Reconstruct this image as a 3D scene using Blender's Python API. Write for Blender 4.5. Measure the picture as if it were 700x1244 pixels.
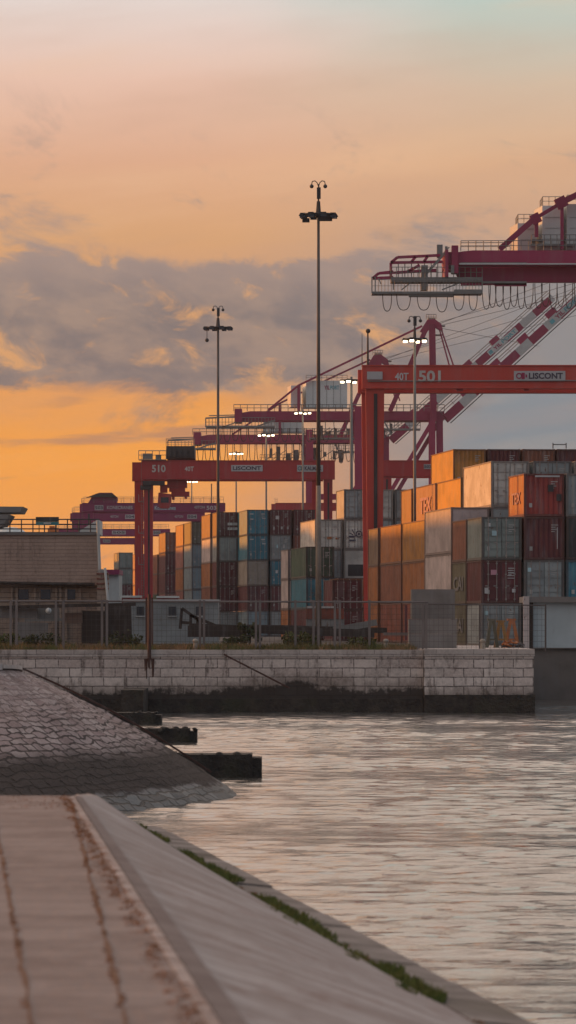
import bpy, bmesh, math, random
import numpy as np
from mathutils import Vector, Matrix
random.seed(7)
R = math.radians
for o in list(bpy.data.objects): bpy.data.objects.remove(o)
S = bpy.context.scene
COL = S.collection
F = 5500.0          # focal length expressed in photo pixels (700 px wide)
HC = 4.42           # eye height above the water
HY = 760.0          # horizon row
GZ = 3.17           # terminal ground height above the water
TH = math.atan(590/F)   # heading of the container lanes

# ------------------------------------------------------------------ camera
cam = bpy.data.cameras.new('camera'); camo = bpy.data.objects.new('camera', cam); COL.objects.link(camo)
camo.location = (0, 0, HC); camo.rotation_euler = (R(90), 0, 0)
cam.sensor_fit = 'HORIZONTAL'; cam.sensor_width = 36; cam.lens = F/700*36
cam.shift_y = (HY-622)/700
cam.clip_start = 0.5; cam.clip_end = 20000
cam.dof.use_dof = True; cam.dof.focus_distance = 290; cam.dof.aperture_fstop = 9
S.camera = camo
S.view_settings.view_transform = 'Standard'; S.view_settings.look = 'None'
S.view_settings.exposure = 0.0; S.view_settings.gamma = 1

# ------------------------------------------------------------------ world
SUN_AZ, SUN_EL = -66, 4.0     # degrees from the view direction (negative = left), degrees up
W = bpy.data.worlds.new('World'); S.world = W; W.use_nodes = True
nt = W.node_tree; nt.nodes.clear()
class G:
    """tiny node-graph helper"""
    def __init__(s, nt): s.nt = nt
    def n(s, t, **k):
        x = s.nt.nodes.new(t)
        for a, b in k.items(): setattr(x, a, b)
        return x
    def set(s, sock, v):
        if hasattr(v, 'is_output') or isinstance(v, bpy.types.NodeSocket): s.nt.links.new(v, sock)
        else: sock.default_value = v
    def m(s, op, a, b=0.0, c=0.0, clamp=False):
        x = s.n('ShaderNodeMath', operation=op, use_clamp=clamp)
        for i, v in enumerate((a, b, c)): s.set(x.inputs[i], v)
        return x.outputs[0]
    def vm(s, op, a, b=(0, 0, 0)):
        x = s.n('ShaderNodeVectorMath', operation=op); s.set(x.inputs[0], a); s.set(x.inputs[1], b)
        return x.outputs[0]
    def mix(s, f, a, b, mode='MIX'):
        x = s.n('ShaderNodeMix', data_type='RGBA', blend_type=mode); x.clamp_factor = True
        s.set(x.inputs[0], f); s.set(x.inputs[6], a if not isinstance(a, tuple) else c4(a)); s.set(x.inputs[7], b if not isinstance(b, tuple) else c4(b))
        return x.outputs[2]
    def ss(s, v, a, b, lo=0.0, hi=1.0):
        x = s.n('ShaderNodeMapRange', interpolation_type='SMOOTHSTEP')
        for i, q in enumerate((v, a, b, lo, hi)): s.set(x.inputs[i], q)
        return x.outputs[0]
    def lin(s, v, a, b, lo=0.0, hi=1.0):
        x = s.n('ShaderNodeMapRange')
        for i, q in enumerate((v, a, b, lo, hi)): s.set(x.inputs[i], q)
        return x.outputs[0]
    def noise(s, vec, sc, det=4, rough=.5, dist=0.0, out=0):
        x = s.n('ShaderNodeTexNoise'); s.set(x.inputs['Vector'], vec)
        s.set(x.inputs['Scale'], sc); s.set(x.inputs['Detail'], det); s.set(x.inputs['Roughness'], rough); s.set(x.inputs['Distortion'], dist)
        return x.outputs[out]
    def comb(s, a, b, c):
        x = s.n('ShaderNodeCombineXYZ'); s.set(x.inputs[0], a); s.set(x.inputs[1], b); s.set(x.inputs[2], c); return x.outputs[0]
    def sep(s, v):
        x = s.n('ShaderNodeSeparateXYZ'); s.set(x.inputs[0], v); return x.outputs
    def ramp(s, v, pts):
        x = s.n('ShaderNodeValToRGB'); s.set(x.inputs[0], v); e = x.color_ramp.elements
        while len(e) < len(pts): e.new(.5)
        for i, (p, c) in enumerate(pts): e[i].position = p; e[i].color = c4(c)
        return x.outputs[0]
def c4(c): return (c[0], c[1], c[2], 1.0)
def srgb(r, g, b):
    f = lambda v: (v/255/12.92) if v/255 <= .04045 else ((v/255+.055)/1.055)**2.4
    return (f(r), f(g), f(b))
g = G(nt)
tc = g.n('ShaderNodeTexCoord')
d = g.sep(tc.outputs['Generated'])
u = g.m('MULTIPLY', g.m('ARCTAN2', d[0], d[1]), F)          # azimuth, in photo-pixel units
v = g.m('MULTIPLY', g.m('ARCSINE', d[2]), F)                # elevation, same units
def yv(y): return (HY-y)
vr = g.lin(v, 0, 1520)
def rp(y): return yv(y)/1520
left = g.ramp(vr, [(rp(755), srgb(244,160,102)), (rp(660), srgb(248,162,78)), (rp(560), srgb(252,164,64)), (rp(470), srgb(240,160,80)), (rp(380), srgb(222,160,108)), (rp(290), srgb(220,166,120)), (rp(200), srgb(226,174,142)), (rp(100), srgb(236,196,176)), (rp(0), srgb(232,218,212)), (.62, srgb(252,226,204)), (1., srgb(292,250,222))])
right = g.ramp(vr, [(rp(755), srgb(160,142,142)), (rp(660), srgb(136,138,144)), (rp(540), srgb(128,139,147)), (rp(440), srgb(134,141,148)), (rp(350), srgb(168,150,144)), (rp(280), srgb(206,165,136)), (rp(200), srgb(222,176,140)), (rp(110), srgb(214,188,164)), (rp(0), srgb(190,206,198)), (.62, srgb(238,222,208)), (1., srgb(278,250,230))])
wob = g.noise(g.comb(g.m('MULTIPLY', u, .0025), g.m('MULTIPLY', v, .006), 0.0), 1.0, 3, .5)
uu = g.m('ADD', u, g.m('MULTIPLY', g.m('SUBTRACT', wob, .5), 380))
base = g.mix(g.ss(uu, -150, 260), left, right)
# soft high streaks
st = g.noise(g.comb(g.m('MULTIPLY', u, .0016), g.m('ADD', g.m('MULTIPLY', v, .010), g.m('MULTIPLY', u, -.0012)), 3.0), 1.0, 4, .55)
base = g.mix(g.m('MULTIPLY', g.ss(st, .45, .75), .30), base, srgb(198,156,134))
base = g.mix(g.m('MULTIPLY', g.ss(st, .50, .28), .30), base, srgb(240,196,156))
# cloud bank
cv = g.comb(g.m('MULTIPLY', u, .0048), g.m('ADD', g.m('MULTIPLY', v, .0088), g.m('MULTIPLY', u, .0012)), 7.3)
cn = g.noise(cv, 1.0, 9, .64, .5)
def bump(y0, y1, s0, s1):
    return g.m('MULTIPLY', g.ss(v, yv(y1)-s1, yv(y1)+s1), g.ss(v, yv(y0)+s0, yv(y0)-s0))
band = bump(320, 462, 34, 26)
cl = g.ss(g.m('ADD', cn, g.m('MULTIPLY', band, .33)), .53, .69)
cl = g.m('MULTIPLY', cl, g.ss(v, 700, 480))
shade = g.noise(cv, 2.2, 5, .6, .2)
ccol = g.mix(g.ss(shade, .35, .68), srgb(116,113,118), srgb(158,138,128))
ccol = g.mix(g.ss(v, yv(400), yv(280)), ccol, srgb(164,144,138))
ccol = g.mix(g.m('MULTIPLY', g.ss(g.noise(cv, 2.6, 6, .62, .5), .52, .72), .80), ccol, srgb(232,168,108))
ccol = g.mix(g.ss(uu, 60, 330), ccol, srgb(140,138,140))
sky = g.mix(g.m('MULTIPLY', cl, .92), base, ccol)
# thin dark low streaks at the left
ls = g.noise(g.comb(g.m('MULTIPLY', u, .0050), g.m('MULTIPLY', v, .030), 1.7), 1.0, 4, .5, .3)
low = g.m('MULTIPLY', g.ss(g.m('ADD', ls, g.m('MULTIPLY', bump(522, 550, 12, 12), .20)), .60, .74), g.m('MULTIPLY', g.ss(v, yv(700), yv(600)), g.ss(v, yv(440), yv(500))))
sky = g.mix(g.m('MULTIPLY', low, g.ss(u, 120, -60, 0, .62)), sky, srgb(160,124,112))
# the rest of the dome: warm towards the sun, dull blue behind the camera
az = R(SUN_AZ)
cs = g.m('ADD', g.m('MULTIPLY', d[0], math.sin(az)), g.m('MULTIPLY', d[1], math.cos(az)))
back = g.ramp(g.m('MAXIMUM', d[2], 0.0), [(0., srgb(138,136,146)), (.2, srgb(150,150,160)), (.55, srgb(166,174,184)), (1., srgb(160,174,190))])
dome = g.mix(g.ss(g.m('ADD', cs, g.m('MULTIPLY', d[2], -.15)), -.15, .75), back, sky)
fr = g.ss(d[1], .35, .9)
sky = g.mix(fr, dome, sky)
sky = g.mix(g.ss(d[2], .0, -.06), sky, srgb(70,64,66))
ns = g.n('ShaderNodeTexSky', sky_type='NISHITA'); ns.sun_disc = False
ns.sun_elevation = R(SUN_EL); ns.sun_rotation = R(SUN_AZ)
ns.air_density = 1.4; ns.dust_density = 3.0; ns.ozone_density = 1.5
b1 = g.n('ShaderNodeBackground'); nt.links.new(ns.outputs[0], b1.inputs[0]); b1.inputs[1].default_value = .10
b2 = g.n('ShaderNodeBackground'); nt.links.new(sky, b2.inputs[0]); b2.inputs[1].default_value = 1.07
mx = g.n('ShaderNodeMixShader'); mx.inputs[0].default_value = .90
nt.links.new(b1.outputs[0], mx.inputs[1]); nt.links.new(b2.outputs[0], mx.inputs[2])
out = g.n('ShaderNodeOutputWorld'); nt.links.new(mx.outputs[0], out.inputs[0])

sl = bpy.data.lights.new('sun', 'SUN'); sl.energy = 3.1; sl.angle = R(1.5); sl.color = (1.0, .31, .02)
so = bpy.data.objects.new('sun', sl); COL.objects.link(so)
sd = Vector((math.sin(az)*math.cos(R(SUN_EL)), math.cos(az)*math.cos(R(SUN_EL)), math.sin(R(SUN_EL))))
so.rotation_euler = (-sd).to_track_quat('-Z', 'Y').to_euler(); so.location = (-60, 60, 60)

# ------------------------------------------------------------------ helpers
def P(px, py, Y): return Vector(((px-350)*Y/F, Y, HC-(py-HY)*Y/F))
def X_(px, Y): return (px-350)*Y/F
def Z_(py, Y): return HC-(py-HY)*Y/F
OFF = {}
class MB:
    def __init__(s): s.v = []; s.f = []
    def add(s, vs, fs):
        n = len(s.v); s.v += [tuple(q) for q in vs]; s.f += [tuple(i+n for i in q) for q in fs]; return s
    def box(s, x0, x1, y0, y1, z0, z1):
        return s.add([(x0,y0,z0),(x1,y0,z0),(x1,y1,z0),(x0,y1,z0),(x0,y0,z1),(x1,y0,z1),(x1,y1,z1),(x0,y1,z1)],
                     [(0,3,2,1),(4,5,6,7),(0,1,5,4),(1,2,6,5),(2,3,7,6),(3,0,4,7)])
    def cbox(s, c, w, dd, h): return s.box(c[0]-w/2, c[0]+w/2, c[1]-dd/2, c[1]+dd/2, c[2]-h/2, c[2]+h/2)
    def bar(s, p, q, w, h, w2=None, h2=None):
        p = Vector(p); q = Vector(q); a = (q-p).normalized()
        up = Vector((0, 1, 0)) if abs(a.y) < .9 else Vector((0, 0, 1))
        sx = a.cross(up).normalized(); sy = up - a*up.dot(a); sy.normalize()
        w2 = w if w2 is None else w2; h2 = h if h2 is None else h2
        vs = []
        for o, ww, hh in ((p, w, h), (q, w2, h2)):
            for i, j in ((-1,-1),(1,-1),(1,1),(-1,1)): vs.append(o+sx*i*ww/2+sy*j*hh/2)
        return s.add(vs, [(0,1,2,3),(7,6,5,4),(0,4,5,1),(1,5,6,2),(2,6,7,3),(3,7,4,0)])
    def tube(s, p, q, r, r2=None, n=8, caps=True):
        p = Vector(p); q = Vector(q); a = (q-p).normalized(); r2 = r if r2 is None else r2
        up = Vector((0, 0, 1)) if abs(a.z) < .9 else Vector((1, 0, 0))
        e = a.cross(up).normalized(); w = a.cross(e)
        vs = []
        for o, rr in ((p, r), (q, r2)):
            for i in range(n):
                t = 2*math.pi*i/n; vs.append(o+e*math.cos(t)*rr+w*math.sin(t)*rr)
        fs = [(i, (i+1) % n, n+(i+1) % n, n+i) for i in range(n)]
        if caps: fs += [tuple(range(n-1, -1, -1)), tuple(range(n, 2*n))]
        return s.add(vs, fs)
    def path(s, pts, r, n=5):
        for a, b in zip(pts, pts[1:]): s.tube(a, b, r, n=n, caps=False)
        return s
    def prism(s, poly, y0, y1):          # poly of (x,z), extruded along y
        n = len(poly); vs = [(x, y0, z) for x, z in poly]+[(x, y1, z) for x, z in poly]
        return s.add(vs, [tuple(range(n)), tuple(range(2*n-1, n-1, -1))]+[((i+1) % n, i, n+i, n+(i+1) % n) for i in range(n)])
    def sph(s, c, r, n=8, m=6, sz=1.0):
        vs = [(c[0], c[1], c[2]-r*sz)]
        for j in range(1, m):
            a = -math.pi/2+math.pi*j/m
            for i in range(n): vs.append((c[0]+r*math.cos(a)*math.cos(2*math.pi*i/n), c[1]+r*math.cos(a)*math.sin(2*math.pi*i/n), c[2]+r*sz*math.sin(a)))
        vs.append((c[0], c[1], c[2]+r*sz)); fs = []
        for i in range(n):
            fs.append((0, 1+(i+1) % n, 1+i))
            fs.append((len(vs)-1, 1+(m-2)*n+i, 1+(m-2)*n+(i+1) % n))
            for j in range(m-2): fs.append((1+j*n+i, 1+j*n+(i+1) % n, 1+(j+1)*n+(i+1) % n, 1+(j+1)*n+i))
        return s.add(vs, fs)
    def mesh(s, name, mat, off=(0, 0, 0), smooth=False):
        me = bpy.data.meshes.new(name)
        me.from_pydata([(a-off[0], b-off[1], c-off[2]) for a, b, c in s.v], [], s.f)
        bm = bmesh.new(); bm.from_mesh(me); bmesh.ops.recalc_face_normals(bm, faces=bm.faces); bm.to_mesh(me); bm.free()
        if smooth:
            for p_ in me.polygons: p_.use_smooth = True
        me.materials.append(mat); return me
    def build(s, name, mat, parent=None, smooth=False):
        if parent is not None: off = OFF[parent.name]
        else:
            a = np.array(s.v); off = ((a[:,0].min()+a[:,0].max())/2, (a[:,1].min()+a[:,1].max())/2, a[:,2].min())
        o = bpy.data.objects.new(name, s.mesh(name, mat, off, smooth)); COL.objects.link(o)
        OFF[o.name] = off
        if parent is not None: o.parent = parent
        else: o.location = off
        return o
def tag(o, label=None, cat=None, group=None, kind=None):
    for k, q in (('label', label), ('category', cat), ('group', group), ('kind', kind)):
        if q: o[k] = q
    return o
def thing(name, loc, label, cat, group=None):
    o = bpy.data.objects.new(name, None); COL.objects.link(o); o.location = loc; OFF[o.name] = tuple(loc)
    o.empty_display_size = .5
    return tag(o, label, cat, group)
def text_obj(s, h, pos, mat, parent, width=None, bold=.0, name='lettering', up=None, right=None, spacing=1.0):
    """flat letters standing on pos (world, bottom-left), facing the camera"""
    cu = bpy.data.curves.new('t', 'FONT'); cu.body = s; cu.size = 1.0; cu.extrude = .01; cu.offset = bold; cu.space_character = spacing; cu.resolution_u = 3
    to = bpy.data.objects.new('t', cu); COL.objects.link(to)
    dg = bpy.context.evaluated_depsgraph_get(); me = bpy.data.meshes.new_from_object(to.evaluated_get(dg))
    bpy.data.objects.remove(to); bpy.data.curves.remove(cu)
    co = np.empty(len(me.vertices)*3); me.vertices.foreach_get('co', co); co = co.reshape(-1, 3)
    co[:,0] -= co[:,0].min(); co[:,1] -= co[:,1].min(); k = h/co[:,1].max(); kx = k if width is None else width/co[:,0].max()
    r = Vector(right or (1, 0, 0)); w = Vector(up or (0, 0, 1)); nn = r.cross(w).normalized()
    off = OFF[parent.name]; res = []
    for x, y, z in co:
        q = Vector(pos)+r*(x*kx)+w*(y*k)+nn*(z*1.0)
        res += [q.x-off[0], q.y-off[1], q.z-off[2]]
    me.vertices.foreach_set('co', res); me.name = name; me.materials.clear(); me.materials.append(mat); me.update()
    o = bpy.data.objects.new(name, me); COL.objects.link(o); o.parent = parent; OFF[o.name] = off
    return o

# ------------------------------------------------------------------ materials
def newmat(name):
    m = bpy.data.materials.new(name); m.use_nodes = True; m.node_tree.nodes.clear(); g = G(m.node_tree)
    b = g.n('ShaderNodeBsdfPrincipled'); o = g.n('ShaderNodeOutputMaterial'); m.node_tree.links.new(b.outputs[0], o.inputs[0])
    return m, g, b
def bumpn(g, b, h, st, dist=.05):
    x = g.n('ShaderNodeBump'); x.inputs['Strength'].default_value = st; x.inputs['Distance'].default_value = dist
    g.set(x.inputs['Height'], h); g.nt.links.new(x.outputs[0], b.inputs['Normal'])
def paint(name, c, rough=.55, wear=.35, rust=.25, metal=0.0, sc=1.0):
    m, g, b = newmat(name)
    co = g.n('ShaderNodeTexCoord').outputs['Object']; oi = g.n('ShaderNodeObjectInfo').outputs['Random']
    sh = g.vm('ADD', co, g.comb(g.m('MULTIPLY', oi, 37.0), g.m('MULTIPLY', oi, 91.0), 0.0))
    s1 = g.noise(g.vm('MULTIPLY', sh, (2.4*sc, 2.4*sc, .35*sc)), 1.0, 6, .62)
    s2 = g.noise(g.vm('MULTIPLY', sh, (.5*sc, .5*sc, .8*sc)), 1.0, 4, .6)
    col = g.mix(g.ss(s2, .35, .72, 0, wear), c, tuple(q*.5 for q in c))
    col = g.mix(g.ss(s1, .48, .68, 0, wear), col, tuple(min(1, q*.55+.10) for q in c))
    col = g.mix(g.ss(g.noise(g.vm('MULTIPLY', sh, (5*sc, 5*sc, 1.3*sc)), 1.0, 6, .7), .60, .70, 0, rust), col, (.13, .05, .025))
    hv = g.n('ShaderNodeHueSaturation'); g.set(hv.inputs['Color'], col); g.set(hv.inputs['Value'], g.lin(oi, 0, 1, .85, 1.12)); g.set(hv.inputs['Saturation'], .95)
    g.nt.links.new(hv.outputs[0], b.inputs['Base Color'])
    b.inputs['Roughness'].default_value = rough; b.inputs['Metallic'].default_value = metal
    return m
def emis(name, c, st):
    m, g, b = newmat(name); b.inputs['Base Color'].default_value = c4(c); b.inputs['Emission Color'].default_value = c4(c); b.inputs['Emission Strength'].default_value = st
    return m
M = {}
CC = dict(
    c_red=(.30,.025,.02), c_maroon=(.12,.018,.022), c_orange=(.40,.125,.015), c_amber=(.47,.19,.012), c_brown=(.24,.075,.035), c_rust=(.26,.06,.03),
    c_grey=(.30,.34,.34), c_greygreen=(.22,.27,.25), c_white=(.60,.58,.52), c_pink=(.55,.46,.43), c_teal=(.025,.21,.29), c_navy=(.03,.08,.15),
    c_green=(.05,.10,.06), c_olive=(.13,.12,.07), c_beige=(.33,.28,.22), c_tan=(.25,.16,.10), c_black=(.03,.045,.045), c_blush=(.32,.11,.085), c_bluegrey=(.20,.29,.33))
for n_, c_ in CC.items():
    M[n_] = paint(n_, c_, .5, .75, 1.0)
FR = {}
def frame_mat(nm):
    if nm not in FR:
        c = CC[nm]; FR[nm] = paint(nm+'_frame', tuple(.32*c[i]+.68*(.075,.04,.03)[i] for i in range(3)), .6, .5, .95, sc=1.6)
    return FR[nm]
M['rmg_red'] = paint('rmg_red', (.40,.016,.02), .45, .35, .12, sc=.4)
M['rmg_orange'] = paint('rmg_orange', (.50,.035,.015), .45, .3, .12, sc=.4)
M['sts_mag'] = paint('sts_mag', (.30,.006,.065), .45, .3, .1, sc=.3)
M['mag'] = paint('mag', (.22,.010,.085), .5, .2, .1, sc=.3)
M['steel'] = paint('steel', (.22,.23,.22), .5, .4, .3, .3)
M['dark'] = paint('dark', (.035,.035,.038), .6, .3, .2)
M['bar'] = paint('bar', (.30,.27,.25), .55, .4, .5, .2)
M['galv'] = paint('galv', (.20,.20,.19), .55, .4, .35, .2)
M['housewhite'] = paint('housewhite', (.62,.67,.65), .5, .25, .1, sc=.3)
M['stripewhite'] = paint('stripewhite', (.52,.55,.54), .5, .3, .15)
M['letter'] = paint('letter', (.60,.58,.54), .6, .3, .05)
M['letterdark'] = paint('letterdark', (.06,.05,.08), .6, .3, .05)
M['signgrey'] = paint('signgrey', (.42,.43,.44), .6, .3, .1)
M['cyan'] = paint('cyan', (.10,.42,.50), .6, .3, .05)
M['rusty'] = paint('rusty', (.085,.035,.025), .85, .6, .9)
M['masttop'] = paint('masttop', (.10,.085,.075), .6, .4, .4)
M['mastrust'] = paint('mastrust', (.22,.17,.13), .7, .5, 1.0, sc=3.0)
M['cable'] = paint('cable', (.03,.028,.03), .7, .1, 0)
M['rope'] = paint('rope', (.12,.10,.10), .7, .1, 0)
M['lamp'] = emis('lamp', (1.0, .80, .52), 7.0)
M['concrete'] = paint('concrete', (.22,.20,.185), .9, .6, .2, sc=.8)
M['fencepost'] = paint('fencepost', (.20,.17,.16), .85, .5, .3)
M['wire'] = paint('wire', (.09,.075,.07), .8, .3, .4)
M['timber'] = paint('timber', (.045,.035,.03), .9, .5, .2)
M['plank'] = paint('plank', (.26,.17,.13), .9, .5, .2)
M['yellow'] = paint('yellow', (.42,.19,.03), .6, .5, .5)
M['orangeplastic'] = paint('orangeplastic', (.55,.16,.03), .6, .3, .1)
M['plaster'] = paint('plaster', (.50,.57,.58), .85, .35, .15, sc=.5)
M['plaster_dull'] = paint('plaster_dull', (.30,.335,.34), .85, .5, .3, sc=1.0)
M['glass'] = paint('glass', (.03,.04,.05), .15, .2, 0)
M['signteal'] = paint('signteal', (.02,.20,.22), .5, .3, 0)
M['tin'] = paint('tin', (.17,.165,.16), .6, .5, .5)

def wallstone(name, c1, c2, sc, bw, bh, z_dark=None, rowoff=.5, mort=(.09,.08,.075), stain=.6):
    m, g, b = newmat(name)
    co = g.n('ShaderNodeTexCoord').outputs['Object']; gp = g.n('ShaderNodeNewGeometry').outputs['Position']
    s = g.sep(co); jit = g.noise(co, 1.3, 3)
    vec = g.comb(g.m('ADD', s[0], g.m('MULTIPLY', jit, .05)), g.m('ADD', s[2], g.m('MULTIPLY', g.noise(co, .9, 2), .06)), 0.0)
    br = g.n('ShaderNodeTexBrick'); br.offset = rowoff
    g.set(br.inputs['Vector'], vec)
    br.inputs['Color1'].default_value = c4(c1); br.inputs['Color2'].default_value = c4(c2); br.inputs['Mortar'].default_value = c4(mort)
    br.inputs['Scale'].default_value = 1.0; br.inputs['Brick Width'].default_value = bw; br.inputs['Row Height'].default_value = bh
    br.inputs['Mortar Size'].default_value = sc; br.inputs['Mortar Smooth'].default_value = .3; br.inputs['Bias'].default_value = -.1
    col = br.outputs['Color']
    n1 = g.noise(co, .55, 6, .65); n2 = g.noise(g.vm('MULTIPLY', co, (2.2, 2.2, .5)), 1.0, 6, .65)
    col = g.mix(g.ss(n1, .42, .72, 0, stain), col, tuple(q*.42 for q in c1))
    col = g.mix(g.ss(n2, .53, .66, 0, stain*1.2), col, (.07, .05, .042))
    col = g.mix(g.ss(g.noise(co, .35, 4, .6), .5, .68, 0, .55), col, (.17,.12,.10))
    col = g.mix(g.ss(g.noise(co, 7.0, 5, .7), .35, .75, 0, .4), col, tuple(q*1.35 for q in c1))
    if z_dark is not None:
        z = g.sep(gp)[2]
        edge = g.m('ADD', z, g.m('ADD', g.m('MULTIPLY', g.m('SUBTRACT', g.noise(co, 2.2, 7, .68), .5), -1.2), g.m('MULTIPLY', g.m('SUBTRACT', g.noise(co, .22, 3, .5), .5), -1.7)))
        col = g.mix(g.ss(edge, z_dark+.75, z_dark+.1, 0, .5), col, (.12,.095,.075))
        col = g.mix(g.ss(edge, z_dark+.14, z_dark-.16, 0, .93), col, (.026,.022,.019))
    g.nt.links.new(col, b.inputs['Base Color']); b.inputs['Roughness'].default_value = .9
    h = g.m('ADD', g.m('MULTIPLY', br.outputs['Fac'], -1.0), g.m('MULTIPLY', g.noise(co, 6, 5, .6), .5))
    bumpn(g, b, h, .8, .05)
    return m
M['quay'] = wallstone('quay', (.68,.59,.53), (.40,.32,.285), .024, 1.15, .46, 1.2, mort=(.05,.042,.04), stain=.75)
M['quay2'] = wallstone('quay2', (.72,.63,.57), (.46,.38,.34), .026, 1.0, .46, .95, mort=(.05,.042,.04), stain=.7)
M['coping'] = wallstone('coping', (.50,.44,.40), (.38,.33,.30), .012, 1.9, 3.0, None, stain=.5)
M['brickwall'] = wallstone('brickwall', (.37,.27,.22), (.345,.25,.20), .016, 1.2, .2, None, mort=(.31,.225,.185), stain=.4)
M['brickpale'] = wallstone('brickpale', (.30,.23,.18), (.25,.19,.15), .016, 1.4, .28, None, mort=(.12,.09,.08), stain=.3)
def simple_noise(name, ca, cb, sc, rough=.95, bs=.5, bd=.05, cc=None):
    m, g, b = newmat(name); co = g.n('ShaderNodeTexCoord').outputs['Object']
    col = g.mix(g.ss(g.noise(co, sc, 6, .65), .35, .68), ca, cb)
    if cc: col = g.mix(g.ss(g.noise(co, sc*.23, 5, .6), .5, .7, 0, .8), col, cc)
    g.nt.links.new(col, b.inputs['Base Color']); b.inputs['Roughness'].default_value = rough
    bumpn(g, b, g.noise(co, sc*4, 5, .6), bs, bd); return m
M['coping_worn'] = simple_noise('coping_worn', (.13,.11,.095), (.27,.235,.215), 1.6, cc=(.09,.075,.05))
M['kerb_shade'] = simple_noise('kerb_shade', (.15,.11,.10), (.21,.165,.15), 2.0)  # dark tone paints in the shade beside the kerb
M['ground'] = simple_noise('ground', (.06,.055,.05), (.09,.08,.07), .4, cc=(.05,.045,.03))
M['darkwet'] = simple_noise('darkwet', (.018,.016,.014), (.055,.045,.035), 1.6, .8, 1.0, .12, cc=(.03,.032,.016))
M['grass'] = simple_noise('grass', (.07,.095,.022), (.13,.11,.04), .5, .9, 0)
M['drygrass'] = simple_noise('drygrass', (.19,.115,.055), (.27,.16,.075), .5, .9, 0)
M['dirt'] = simple_noise('dirt', (.10,.045,.025), (.15,.08,.05), 3, .95, .2)
M['moss'] = simple_noise('moss', (.075,.11,.02), (.17,.155,.04), 2.5, .95, 0)
M['drymoss'] = simple_noise('drymoss', (.20,.085,.035), (.28,.14,.06), 2.5, .95, 0)
M['leaf'] = simple_noise('leaf', (.03,.045,.012), (.065,.06,.02), 1.5, .9, 0)

# near pavement: worn granite paving with transverse streaks
m, g, b = newmat('paving'); M['paving'] = m
co = g.n('ShaderNodeTexCoord').outputs['Object']
tr = g.noise(g.vm('MULTIPLY', co, (.8, 6.0, 2.0)), 1.0, 5, .6)
col = g.mix(g.ss(tr, .35, .7), (.19,.155,.145), (.27,.225,.21))
col = g.mix(g.ss(g.noise(co, .9, 7, .72), .42, .62, 0, .7), col, (.125,.092,.085))
col = g.mix(g.ss(g.noise(co, 5.0, 6, .7), .55, .66, 0, .6), col, (.30,.25,.235))
col = g.mix(g.ss(g.noise(co, 9, 5, .7), .6, .72, 0, .5), col, (.12,.08,.07))
sp = g.sep(co)
jx = g.m('ADD', g.m('ADD', sp[1], g.m('MULTIPLY', sp[0], .02)), g.m('MULTIPLY', g.noise(co, 1.5, 3), .10))
jj = g.m('ABSOLUTE', g.m('SUBTRACT', g.m('FRACT', g.m('MULTIPLY', jx, 1/1.15)), .5))
col = g.mix(g.ss(jj, .475, .495, 0, .55), col, (.09,.07,.065))
g.nt.links.new(col, b.inputs['Base Color']); b.inputs['Roughness'].default_value = .88
bumpn(g, b, g.m('ADD', g.noise(co, 11, 5, .6), g.m('MULTIPLY', jj, -.6)), .6, .03)
m, g, b = newmat('slab'); M['slab'] = m
co = g.n('ShaderNodeTexCoord').outputs['Object']
tr = g.noise(g.vm('MULTIPLY', co, (.9, 3.2, 1.0)), 1.0, 5, .6)
col = g.mix(g.ss(tr, .35, .68), (.25,.205,.19), (.40,.355,.34))
co2 = g.noise(g.vm('MULTIPLY', co, (1.0, .55, 1.0)), 1.1, 7, .7)
col = g.mix(g.ss(co2, .44, .62, 0, .65), col, (.20,.15,.135))
sp0 = g.sep(co)
col = g.mix(g.ss(g.noise(co, 3.0, 6, .72), .56, .64, 0, .75), col, (.17,.085,.065))
sp = g.sep(co)
jj = g.m('ABSOLUTE', g.m('SUBTRACT', g.m('FRACT', g.m('MULTIPLY', g.m('ADD', sp[1], g.m('MULTIPLY', g.noise(co, 1.2, 3), .12)), 1/1.6)), .5))
col = g.mix(g.ss(jj, .48, .497, 0, .6), col, (.11,.085,.08))
g.nt.links.new(col, b.inputs['Base Color']); b.inputs['Roughness'].default_value = .82
bumpn(g, b, g.m('ADD', g.noise(co, 9, 5, .6), g.m('MULTIPLY', jj, -.5)), .6, .03)

# rough stone revetment
m, g, b = newmat('revetment'); M['revetment'] = m
uvn = g.n('ShaderNodeUVMap'); uvn.uv_map = 'flow'
gp = g.n('ShaderNodeNewGeometry').outputs['Position']; z = g.sep(gp)[2]
uv = uvn.outputs[0]
wv = g.vm('ADD', uv, g.vm('SCALE', g.vm('SUBTRACT', g.noise(uv, .9, 3, out=1), (.5, .5, .5)), (0, 0, 0)))
x = g.n('ShaderNodeVectorMath', operation='SCALE'); g.set(x.inputs[0], g.vm('SUBTRACT', g.noise(uv, 1.1, 3, out=1), (.5, .5, .5))); x.inputs[3].default_value = .42
wv = g.vm('ADD', uv, x.outputs[0])
x2 = g.n('ShaderNodeVectorMath', operation='SCALE'); g.set(x2.inputs[0], g.vm('SUBTRACT', g.noise(uv, 3.4, 3, out=1), (.5, .5, .5))); x2.inputs[3].default_value = .24
wv = g.vm('ADD', wv, x2.outputs[0])
su = g.sep(wv); skew = g.comb(g.m('ADD', su[0], g.m('MULTIPLY', su[1], .55)), su[1], 0.0)
bk = g.n('ShaderNodeTexBrick'); bk.offset = .43; bk.squash = .72; bk.squash_frequency = 3; g.set(bk.inputs['Vector'], skew)
bk.inputs['Color1'].default_value = (0,0,0,1); bk.inputs['Color2'].default_value = (1,1,1,1); bk.inputs['Mortar'].default_value = (.3,.3,.3,1)
bk.inputs['Scale'].default_value = 1.0; bk.inputs['Brick Width'].default_value = .50; bk.inputs['Row Height'].default_value = .25; bk.inputs['Mortar Size'].default_value = .034; bk.inputs['Mortar Smooth'].default_value = .45
tone = g.sep(bk.outputs['Color'])[0]
gap0 = bk.outputs['Fac']
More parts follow.
